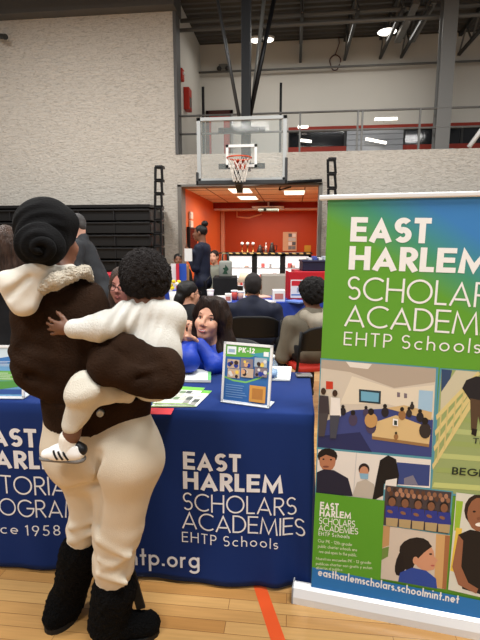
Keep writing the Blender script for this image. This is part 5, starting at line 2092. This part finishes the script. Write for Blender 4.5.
sdf('trousers', pt, .006, m_pants, mo, pants_disp, off=MBASE)
for seg in 'lr':
    if seg == 'l':
        bp_ = [cone(C(80, 552, 1.56), C(68, 600, 1.58), .076, .060, .03), cone(C(68, 600, 1.58), C(64, 606, 1.58), .058, .052, .02)]
        an, fw, tl = C(65, 606, 1.575), np.array([-.35, -.75, 0]), .050
    else:
        bp_ = [cone(C(114, 590, 1.465), C(108, 622, 1.47), .078, .070, .03)]
        an, fw, tl = C(110, 628, 1.48), np.array([.93, .12, 0]), .138
    f_ = nrm(fw)
    a0 = np.array([an[0], an[1], 0])
    bp_ += [cone(a0 + [0, 0, .07], a0 + [0, 0, .04], .062, .050, .03), cone(a0 + f_ * .02 + [0, 0, .05], a0 + f_ * tl + [0, 0, .042], .050, .044, .03)]
    bo_ = sdf('boot', bp_, .0065, m_fur, mo, curls(.004, 170, 5 if seg == 'l' else 7), cuts=[((0, 0, 0.006), (0, 0, -1))], off=MBASE)
    so = MB()
    so.T = Matrix.Translation(Vector(tuple(a0 + f_ * (tl * .5 - .012) - MBASE))) @ Matrix.Rotation(math.atan2(f_[1], f_[0]), 4, 'Z')
    n_ = 20
    ring = [((tl * .5 + .052) * math.cos(t), .050 * math.sin(t) * (1.05 + .08 * math.cos(t))) for t in np.linspace(0, 2 * math.pi, n_ + 1)[:-1]]
    so.add([(x, y, 0) for x, y in ring] + [(x, y, .02) for x, y in ring], [tuple(range(n_ - 1, -1, -1)), tuple(range(n_, 2 * n_))] + [(i, (i + 1) % n_, n_ + (i + 1) % n_, n_ + i) for i in range(n_)])
    so.build('sole', M('boot_sole', (20, 20, 21), .6), bo_)
st = MB().bar(C(128, 562, 1.49) - MBASE, C(141, 608, 1.50) - MBASE, .032, .010, (0, 1, 0))
st.build('boot_strap', M('strap_black', (16, 16, 17), .7), mo)

# ---------------- the toddler on her arm
CB = C(145, 372, 1.50)
CBASE = np.array([CB[0], CB[1], CB[2] - .06])
ch = empty('person', hw(CBASE), YAW, 'toddler with short black curls in a cream sweater carried on the woman\'s arm', 'person')
sk_ch = SKIN('toddler', (104, 70, 52))
Bc = basis(-24, -4)
hc2 = C(144, 283, 1.53)
nk2 = C(147, 306, 1.51)
cb = head_prims(hc2, Bc, .84, nk2)
csh, cel, chd = C(128, 318, 1.45), C(98, 328, 1.345), C(72, 329, 1.325)
rsh, rel, rhd = C(172, 320, 1.53), C(170, 347, 1.66), C(140, 347, 1.72)
hp1, kn1, an1 = C(126, 394, 1.43), C(86, 391, 1.315), C(71, 436, 1.305)
hp2, kn2, an2 = C(160, 382, 1.52), C(140, 376, 1.72), C(136, 420, 1.74)
cb += [cone(nk2, C(150, 372, 1.50), .062, .075, .03), cone(csh, cel, .030, .026, .02), cone(cel, chd, .025, .018, .015), cone(rsh, rel, .030, .026, .02), cone(rel, rhd, .025, .018, .015)]
cb += hand_prims(chd, nrm(np.array([-1, .06, .05])), (0, 1, 0), 1, 22, .60, 16) + hand_prims(rhd, nrm(np.array([-1, .0, .05])), (0, -1, 0), 1, 30, .60)
cb += [cone(hp1, kn1, .026, .030, .02), cone(kn1, an1, .028, .0235, .02), cone(an1, an1 + np.array([-.02, 0, -.03]), .021, .013, .02), cone(hp2, kn2, .036, .032, .02), cone(kn2, an2, .03, .022, .02), cone(an2, an2 + np.array([.02, .04, -.04]), .02, .014, .02)]
sdf('body', cb, .005, sk_ch, ch, off=CBASE)
face_bits(ch, CBASE, hc2, Bc, .84)
A = Bc.T
L = lambda *l: hc2 + .84 * (Bc @ np.array(l))
sdf('hair', [ell(L(0, -.018, .040), np.array([.097, .110, .096]) * .84, .02, A), ell(L(0, -.050, .005), np.array([.090, .072, .074]) * .84, .03, A)], .005, M('toddler_curls', (24, 18, 17), .95, bump=1.0, bscale=150, bdist=.02), ch,
    curls(.0055, 190, 6), [(L(0, .07, .03), Bc[:, 1] * .8 - Bc[:, 2] * .5)], CBASE)
m_knit = M('cream_knit', (208, 206, 199), .92, bump=.45, bscale=300, stretch=(1, 1, .5))
sw = [cone(C(150, 320, 1.50), C(151, 352, 1.48), .076, .095, .04), cone(C(151, 352, 1.48), C(154, 374, 1.49), .094, .090, .04), cone(C(132, 317, 1.47), C(168, 317, 1.52), .046, .046, .04),
      cone(csh, cel, .045, .040, .03), cone(cel, C(75, 329, 1.325), .039, .030, .02), cone(rsh, rel, .046, .04, .03), cone(rel, rhd, .039, .024, .02), cone(C(147, 305, 1.505), C(149, 314, 1.50), .044, .060, .02)]


def sweater_disp(X, Y, Z):
    c_ = C(126, 320, 1.42)
    q = np.sqrt((X - c_[0]) ** 2 + (Y - c_[1]) ** 2 + (Z - c_[2]) ** 2)
    return folds(.0042, 42, 13, 6)(X, Y, Z) + .006 * np.exp(-(q / .09) ** 2) * np.sin(X * 190 - Z * 70)


sdf('sweater', sw, .0055, m_knit, ch, sweater_disp, off=CBASE)
m_chp = M('cream_leggings', (206, 200, 186), .9, bump=.5, bscale=300)
lg = [cone(hp1, kn1, .032, .040, .02), cone(kn1, C(71.5, 425, 1.305), .042, .032, .03), cone(C(84, 387, 1.315), C(78, 394, 1.30), .042, .040, .02)]
lg += [cone(hp2, kn2, .052, .045, .03), cone(kn2, an2 + np.array([0, 0, .03]), .044, .032, .03)]
sdf('leggings', lg, .005, m_chp, ch, folds(.004, 52, 4, 6), cuts=[], off=CBASE)


def toddler_shoe(an, toe_dir):
    """low trainer: white upper, dark stripes, black heel tab, grey sole"""
    f_ = nrm([toe_dir[0], toe_dir[1], toe_dir[2]])
    u_ = nrm(np.array([0, 0, 1]) - f_ * f_[2])
    s_ = np.cross(f_, u_)
    o = an - u_ * .050 - f_ * .005
    K = .80
    P_ = lambda a, b, c: o + (f_ * a + s_ * b + u_ * c) * K + u_ * .006
    up = [cone(P_(-.024, 0, .022), P_(.030, 0, .022), .029 * K, .028 * K, .02), cone(P_(.030, 0, .018), P_(.088, 0, .010), .029 * K, .022 * K, .025), cone(P_(-.014, 0, .045), P_(-.016, 0, .03), .026 * K, .029 * K, .02),
          cone(P_(.0, 0, .040), P_(.055, 0, .018), .024 * K, .022 * K, .02)]
    t_ = sdf('shoe', up, .004, M('white_leather', (230, 229, 226), .4), ch, cuts=[(P_(0, 0, .002), -u_), (P_(-.01, 0, .058), u_)], off=CBASE)
    so = [cone(P_(-.026, 0, .0), P_(.090, 0, -.002), .034 * K, .027 * K, .005, (tuple(u_), .40))]
    sdf('sole', so, .004, M('sole_grey', (108, 104, 100), .6), t_, off=CBASE)
    from mathutils.bvhtree import BVHTree
    bv = BVHTree.FromPolygons([v.co for v in t_.data.vertices], [tuple(p_.vertices) for p_ in t_.data.polygons])
    for e_ in (1, -1):
        for k in range(3):
            pts_ = []
            for q in range(6):
                a_, c_ = -.004 + k * .019 + q * .0035, .010 + q * .0062
                og = P_(a_, e_ * .2, c_) - CBASE
                hit = bv.ray_cast(Vector(tuple(og)), Vector(tuple(-s_ * e_)))
                if hit[0] is not None:
                    pts_.append(np.array(hit[0]) + s_ * e_ * .0003)
            if len(pts_) > 2:
                MB().tube(pts_, .0034, 6).build('stripe', m_black, t_, True)
    sdf('heel_tab', [cone(P_(-.046, -.006, .040), P_(-.046, .006, .040), .013, .013, .01), cone(P_(-.046, 0, .03), P_(-.03, 0, .052), .012, .014, .01)], .004, m_black, t_, off=CBASE)
    sdf('sock', [cone(an + u_ * .020, an - u_ * .025, .0275, .029, .01)], .005, M('white_sock', (230, 226, 216), .9, bump=.4, bscale=300), ch, off=CBASE)


toddler_shoe(C(68.5, 444.5, 1.305), np.array([-.99, .02, .05]))
toddler_shoe(an2 - np.array([0, 0, .015]), np.array([.3, .9, -.15]))

# ---------------- the woman in blue behind the table
hd = C(210, 319, 2.52)
wo_, J = person('smiling seated woman with long dark hair in a royal blue jacket, hands clasped', hd, -164, sk_tan, body_yaw=-165, pitch=8, roll=9, seated=True, lean=.16,
                hands={1: (C(190, 345, 2.30), nrm(np.array([-.45, .10, .85])), (.7, .3, .25)), -1: (C(199, 346, 2.33), nrm(np.array([-.72, -.05, .62])), (-.5, -.5, -.4))},
                elbows={1: C(187, 360, 2.22), -1: C(214, 364, 2.30)},
                hair='none', jaw=.9, smile=True, top=m_blue_jkt, bottom=m_jean, res=.0065, shw=.175, hand_curl=48, lip=(178, 92, 92), fold=.006)
Bh = J['Bh']
L = lambda *l: hd + (Bh @ np.array(l))
A = Bh.T
lh_ = [ell(L(0, -.022, .044), (.087, .102, .090), .03, A), ell(L(.066, -.03, -.01), (.028, .045, .055), .02, A), ell(L(-.066, -.03, -.01), (.028, .045, .055), .02, A), cone(L(.068, -.045, .02), L(.10, -.06, -.15), .034, .046, .04), cone(L(-.068, -.045, .02), L(-.095, -.05, -.15), .036, .050, .04),
       cone(L(0, -.08, 0), L(0, -.11, -.2), .07, .075, .05), cone(L(.10, -.06, -.15), L(.11, -.03, -.25), .046, .028, .03), cone(L(-.095, -.06, -.08), L(-.15, -.05, -.22), .04, .05, .03), cone(L(-.10, -.05, -.15), L(-.19, -.01, -.27), .056, .034, .03),
       cone(L(.035, .050, .100), L(.078, .005, .02), .020, .022, .03), cone(L(-.01, .052, .102), L(-.078, .005, .02), .020, .022, .03),
       ('-e', L(.004, .125, -.035), np.array([.064, .105, .112]), A, None, .008, None)]
sdf('hair', lh_, .006, m_hair_b, wo_, folds(.005, 60, 8, 6, (1, 1, .3)), off=J['off'])

# ---------------- woman with glasses behind the toddler
SEAT4 = person('seated woman with glasses whose face peers out between the woman and toddler', C(123, 286, 3.0), 188, SKIN('rosy', (168, 112, 98)), seated=True, hair='long', hair_mat=m_hair_br, top=m_dkwear, bottom=m_jean, res=.010, glasses_on=True, lean=.05)
# ---------------- people further back, seen from behind
SEAT1 = person('seated man seen from behind in a navy jacket with cropped hair', C(253, 286, 4.35), 2, sk_brown, seated=True, hair='short', hair_mat=M('cropped_hair', (38, 34, 34), .8), top=m_navy, bottom=m_jean, res=.012, girth=1.12, shw=.215, collar=True, lean=.04)
SEAT2 = person('seated person with a round black afro in a taupe hooded sweatshirt', C(312, 296, 3.85), -14, sk_brown, seated=True, hair='afro', hair_mat=m_afro, top=m_taupe, bottom=m_dkwear, res=.011, girth=1.12, shw=.20, hood=M('taupe_hood', (150, 141, 126), .9, var=.06, bump=.3, bscale=300), lean=.04)
SEAT3 = person('seated woman with tied black hair and glasses in black, face turned right', C(189, 294, 4.2), 52, sk_tan, body_yaw=18, seated=True, hair='ponytail', hair_mat=m_hair, top=m_dkwear, bottom=m_dkwear, res=.011, girth=1.1, glasses_on=True, lean=.06)
# ---------------- presenter
pc = C(200, 233, 7.0)
pr, PJ = person('standing presenter with a high bun in navy, facing left with white papers', pc, -78, sk_brown, hair='bun', hair_mat=m_hair, top=m_navy, bottom=m_dkwear, res=.013, girth=1.1,
                hands={1: (C(190.5, 252, 6.75), nrm(np.array([-.6, -.1, .6])), (.3, 0, .3)), -1: (C(189, 256, 6.95), nrm(np.array([-.6, 0, .6])), (.3, 0, .3))})
q = C(189.5, 252, 6.72)
pw = hw(q)
tag(MB().box((pw[0] - .06, pw[1] - .06, pw[2] - .13), (pw[0] + .05, pw[1] - .052, pw[2] + .05)).build('paper_sheaf', M('paper_white', (232, 232, 228), .6)), 'white sheaf of papers in the presenter\'s hands', 'papers')
person('small seated person in dark top behind the trifold board, left of the presenter', C(178, 260, 9.0), 165, sk_brown, seated=True, hair='short', hair_mat=m_hair, top=m_dkwear, bottom=m_jean, res=.016, seat=.46)
person('seated person in a grey-green shirt partly hidden by the presenter', C(214, 257, 8.3), 200, sk_tan, seated=True, hair='short', hair_mat=m_hair_b, top=m_olive, bottom=m_jean, res=.016)
# ---------------- left background
person('standing man in a charcoal jacket bending left by the bleachers', C(75.5, 226, 5.0), -110, sk_light, body_yaw=-98, pitch=-20, hair='short', hair_mat=M('grey_hair', (70, 68, 68), .7), top=m_char, bottom=m_jean, res=.012, girth=1.15, shw=.2, lean=.22, collar=True)
person('standing woman with long brown hair in black at the left edge', C(5, 246, 2.9), -35, sk_light, hair='long', hair_mat=m_hair_br, top=m_dkwear, bottom=m_jean, res=.011, girth=1.05)

# ================================================================== CHAIRS AND TABLES OF THE OTHER STALLS
m_chair = M('chair_black', (20, 20, 22), .55)
m_chair2 = M('chair_charcoal', (40, 41, 43), .55)


def seat_under(rec, label, yaw, mat, back_h, w=.46, seat_mat=None):
    J_ = rec[1]
    p_ = J_['hip'] + J_['f'] * .02
    return chair(label, p_[0], p_[1], yaw, mat, 'occupied folding chairs', back_h, w, seat_mat=seat_mat)


seat_under(SEAT1, 'black padded chair holding the man in navy', 2, m_chair, .80, .50)
seat_under(SEAT2, 'black padded chair holding the person in the taupe sweatshirt', -14, m_chair, .80, .46, M('red_seat', (170, 40, 28), .6))
seat_under(SEAT3, 'black padded chair under the dark-haired woman with glasses', 18, m_chair, .78)
seat_under(SEAT4, 'black padded chair under the woman peering past the toddler', 188, m_chair, .78)
seat_under((wo_, J), 'charcoal chair behind the woman in blue', -165, m_chair2, .80)


def draped_table(label, px0, px1, d, depth, h, mat, cat='table'):
    a_, b_ = C(px0, 300, d), C(px1, 300, d)
    w_ = b_[0] - a_[0]
    o = hw(np.array([(a_[0] + b_[0]) / 2, d + depth / 2, 0]))
    t_ = empty('draped_table', (o[0], o[1], 0), YAW, label, cat)
    hx, hy = w_ / 2, depth / 2
    MB().box((-hx + .03, -hy + .03, h - .04), (hx - .03, hy - .03, h - .004)).build('table_top', M('table_grey', (150, 150, 150), .5), t_)
    vs_, fs_ = [], []
    per = []
    N = 120
    for i in range(N):
        u = i / N * 2 * (w_ + depth)
        if u < w_: p_ = (-hx + u, -hy); nn = (0, -1)
        elif u < w_ + depth: p_ = (hx, -hy + u - w_); nn = (1, 0)
        elif u < 2 * w_ + depth: p_ = (hx - (u - w_ - depth), hy); nn = (0, 1)
        else: p_ = (-hx, hy - (u - 2 * w_ - depth)); nn = (-1, 0)
        per.append((p_, nn, u))
    for p_, nn, u in per:
        vs_.append((p_[0], p_[1], h))
    for p_, nn, u in per:
        k = .018 * (1 + math.sin(u * 22)) + .01 * math.sin(u * 9)
        vs_.append((p_[0] + nn[0] * k, p_[1] + nn[1] * k, .02))
    fs_.append(tuple(range(N)))
    for i in range(N):
        j = (i + 1) % N
        fs_.append((i, N + i, N + j, j))
    link_mesh('cloth', vs_, fs_, mat, t_, None, False)
    return t_, h


m_blue_cl = M('far_blue_cloth', (30, 58, 150), .75, var=.08)
m_black_cl = M('far_black_cloth', (20, 20, 23), .8, var=.1)
m_red_cl = M('far_red_cloth', (170, 28, 46), .7, var=.08)
m_grey_cl = M('far_grey_top', (150, 146, 138), .7)
draped_table('long blue-draped table behind the seated man in navy', 206, 326, 5.2, .7, .76, m_blue_cl)
draped_table('tall black-draped block between the presenter and the man in navy', 213, 237, 6.6, .6, .93, m_black_cl)
draped_table('red-draped table in front of the left bleachers', 92, 118, 6.5, .7, .98, m_red_cl)
draped_table('blue-draped table beneath the trifold board by the lounge pillar', 164, 192, 6.2, .6, .78, m_blue_cl)
draped_table('pale grey table before the lounge coolers', 262, 292, 8.6, .7, .82, m_grey_cl)


def at(px, py, d, z=None):
    p_ = C(px, py, d)
    if z is not None:
        p_[2] = z
    return hw(p_)


def boxy(name, label, cat, px0, px1, d, z, h, depth, mat, extra=None, group=None):
    a_, b_ = C(px0, 300, d), C(px1, 300, d)
    w_ = b_[0] - a_[0]
    o = hw(np.array([(a_[0] + b_[0]) / 2, d + depth / 2, z]))
    t_ = empty(name, o, YAW, label, cat, group)
    if extra:
        extra(t_, w_, h, depth)
    else:
        MB().box((-w_ / 2, -depth / 2, 0), (w_ / 2, depth / 2, h), min(.01, h * .2, depth * .2)).build('body', mat, t_)
    return t_


# red presentation stand with white posters
def red_stand(t_, w_, h, dp):
    MB().box((-w_ / 2, -.02, 0), (w_ / 2, .01, h), .004).build('board', m_red_b, t_)
    for s_ in (-1, 1):
        f_ = MB()
        f_.add([(s_ * w_ / 2, -.02, 0), (s_ * w_ / 2, .0, 0), (s_ * (w_ / 2 + .02), .22, 0), (s_ * (w_ / 2 + .005), .22, 0), (s_ * w_ / 2, -.02, h), (s_ * w_ / 2, 0, h), (s_ * (w_ / 2 + .02), .22, h), (s_ * (w_ / 2 + .005), .22, h)],
               [(0, 1, 2, 3), (4, 7, 6, 5), (0, 4, 5, 1), (1, 5, 6, 2), (2, 6, 7, 3), (3, 7, 4, 0)])
        f_.build('wing', m_red_b, t_)
    f_ = MB()
    f_.mat(INK((226, 224, 222))).box((-w_ * .46, -.024, .02), (-w_ * .04, -.0205, h * .72))
    f_.mat(INK((200, 40, 50))).box((-w_ * .44, -.026, h * .5), (-w_ * .2, -.0245, h * .68))
    f_.mat(INK((80, 120, 180))).box((-w_ * .44, -.026, .05), (-w_ * .1, -.0245, h * .2))
    f_.mat(INK((160, 170, 190))).box((-w_ * .3, -.026, h * .26), (-w_ * .08, -.0245, h * .44))
    f_.build('poster', None, t_)


m_red_b = M('red_board', (184, 28, 40), .5)
boxy('display_board', 'red display board with white posters behind the black afro', 'display board', 290, 330, 5.35, .76, .33, .3, None, red_stand)


def crate(t_, w_, h, dp):
    MB().box((-w_ / 2, -dp / 2, 0), (w_ / 2, dp / 2, h), .015).build('bin', M('navy_bin', (30, 34, 58), .5), t_)
    MB().box((-w_ / 2 - .012, -dp / 2 - .012, h - .03), (w_ / 2 + .012, dp / 2 + .012, h), .008).build('rim', M('navy_rim', (40, 44, 70), .5), t_)
    f_ = MB()
    for k, c in enumerate(((214, 216, 222), (70, 90, 170), (222, 222, 226), (190, 196, 206))):
        f_.mat(INK(c))
        f_.box((-w_ * .3 + k * w_ * .16, -dp * .3, h - .03), (-w_ * .3 + k * w_ * .16 + .05, dp * .3, h + .03 + .02 * (k % 2)))
    f_.build('folders', None, t_)['kind'] = 'stuff'


draped_table('red-draped table under the navy bin right of the lounge opening', 296, 338, 6.6, .7, 1.02, m_red_cl)
boxy('storage_bin', 'navy bin full of white folders on the red-draped table', 'bin', 302, 334, 6.75, 1.02, .16, .4, None, crate)

# trifold board at left of presenter
def trifold(t_, w_, h, dp):
    for i, (c, x0, x1) in enumerate((((226, 224, 226), -.5, -.14), ((196, 40, 60), -.14, .06), ((44, 84, 180), .06, .5))):
        MB().box((x0 * w_, -.01 + .05 * abs(i - 1), 0), (x1 * w_, .01 + .05 * abs(i - 1), h)).build('panel', INK(c), t_)


boxy('trifold_board', 'white, red and blue trifold board beside the grey wall pillar', 'display board', 170.5, 186, 6.4, .78, .36, .12, None, trifold)


def flower_tub(t_, w_, h, dp):
    MB().lathe([(w_ * .36, 0), (w_ * .45, h * .5), (w_ * .42, h * .5)], (0, 0, 0), 16).build('tub', m_wplastic, t_, True)
    rs = random.Random(2)
    for k in range(9):
        a_ = rs.uniform(0, 6.28)
        MB().ball((w_ * .32 * math.cos(a_), w_ * .28 * math.sin(a_), h * (.55 + .4 * rs.random())), w_ * .16, 10, (1, 1, .8)).build('bloom', INK([(240, 216, 40), (232, 200, 30), (238, 236, 220)][k % 3]), t_, True)


draped_table('white-draped table left of the seated woman in black with glasses', 150, 184, 4.95, .5, .76, M('white_cloth', (212, 210, 206), .8))
boxy('flower_tub', 'white tub of yellow blooms behind the toddler', 'flowers', 167, 181, 5.05, .76, .26, .2, None, flower_tub)
# tote bag and grey bag with emblem
def bag(t_, w_, h, dp):
    MB().box((-w_ / 2, -dp / 2, 0), (w_ / 2, dp / 2, h), .03).build('bag_body', M('bag_grey', (140, 142, 134), .8), t_, True)
    f_ = MB()
    f_.mat(M('emblem_green', (38, 70, 52), .6))
    f_.add([(w_ * x, -dp / 2 - .004, h * z) for x, z in ((-.22, .22), (.2, .2), (.1, .36), (.26, .5), (.12, .66), (.0, .78), (-.02, .6), (-.2, .56), (-.08, .42))], [tuple(range(9))])
    f_.build('emblem', None, t_)
    MB().tube([(-w_ * .25, 0, h - .01), (-w_ * .2, 0, h + .1), (w_ * .2, 0, h + .1), (w_ * .25, 0, h - .01)], .012, 6).build('handle', M('bag_strap', (90, 90, 84), .8), t_, True)


boxy('tote_bag', 'grey bag with a dark green emblem on the black-draped block', 'bag', 219, 232, 6.75, .93, .24, .16, None, bag)
boxy('shoulder_bag', 'tan paper bag hanging at the presenter\'s front', 'bag', 181.5, 189, 6.6, .78, .34, .1, M('tan_bag', (176, 128, 84), .8))
# clutter on the blue table behind the man in navy
def stack_of(t_, w_, h, dp):
    f_ = MB()
    f_.box((-w_ / 2, -dp / 2, 0), (w_ / 2, dp / 2, h)).build('carton', m_wplastic, t_)
    MB().box((-w_ * .35, -dp / 2 - .003, h * .2), (w_ * .35, -dp / 2 - .0005, h * .7)).build('printed_label', INK((190, 120, 110)), t_)


boxy('leaflet_box', 'white leaflet box on the blue table left of the man in navy', 'box', 225, 231.5, 5.25, .76, .09, .12, None, stack_of)
boxy('leaflet_box', 'white leaflet box with reddish label right of the man in navy', 'box', 273, 285, 5.3, .76, .13, .14, None, stack_of)
for px, h, c, lb in ((210.5, .12, (226, 226, 228), 'white cup at the left end of the long blue table'), (240.5, .10, (214, 170, 150), 'peach-coloured cup on the blue table left of the man in navy'), (234.5, .11, (200, 80, 70), 'red cup on the blue table beside the white leaflet box')):
    p_ = at(px, 300, 5.45, .76)
    t_ = empty('cup', p_, 0, lb, 'cup')
    MB().lathe([(.03, 0), (.042, h), (.038, h), (.028, .01)], (0, 0, 0), 14).build('cup_body', INK(c), t_, True)
    MB().lathe([(.044, h - .012), (.044, h + .004), (.036, h + .006)], (0, 0, 0), 14).build('lid', m_wplastic, t_, True)
p_ = at(206.5, 300, 5.7, .76)
t_ = empty('microphone_stand', p_, 0, 'small black desk stand left of the black-draped block', 'stand')
MB().lathe([(.06, 0), (.06, .015), (.012, .02)], (0, 0, 0), 14).build('foot', m_black, t_, True)
MB().tube([(0, 0, .015), (0, 0, .2), (.05, 0, .26)], .009, 6).build('stem', m_black, t_, True)
p_ = at(244, 300, 5.6, .76)
t_ = empty('desk_lamp', p_, 0, 'cream desk lamp shade between the black block and the man in navy', 'lamp')
MB().lathe([(.06, 0), (.06, .012), (.012, .02), (.012, .22)], (0, 0, 0), 14).build('stem', m_wplastic, t_, True)
MB().lathe([(.085, .2), (.045, .31)], (0, 0, 0), 16).build('lamp_shade', M('shade_cream', (226, 206, 176), .7), t_, True)
for k, (px, d, c) in enumerate(((219, 5.28, (206, 120, 130)), (221.5, 5.65, (220, 216, 214)), (262, 5.7, (220, 170, 150)), (265, 5.22, (206, 206, 210)), (296, 5.22, (90, 120, 190)))):
    lb = ['pinkish booklet near the left end of the long blue table', 'pale booklet beside the pinkish one on the long blue table', 'peach booklet right of the man in navy on the blue table', 'pale grey booklet beside the white leaflet box with reddish label', 'blue booklet at the foot of the red display board'][k]
    p_ = at(px, 300, d, .76)
    t_ = empty('booklet', p_, YAW + .2 * k, lb, 'booklet', 'booklets on the long blue table')
    MB().box((-.08, -.1, 0), (.08, .1, .02), .003).build('cover', INK(c), t_)
    MB().box((-.078, -.098, .004), (.082, .098, .016)).build('pages', m_wplastic, t_)
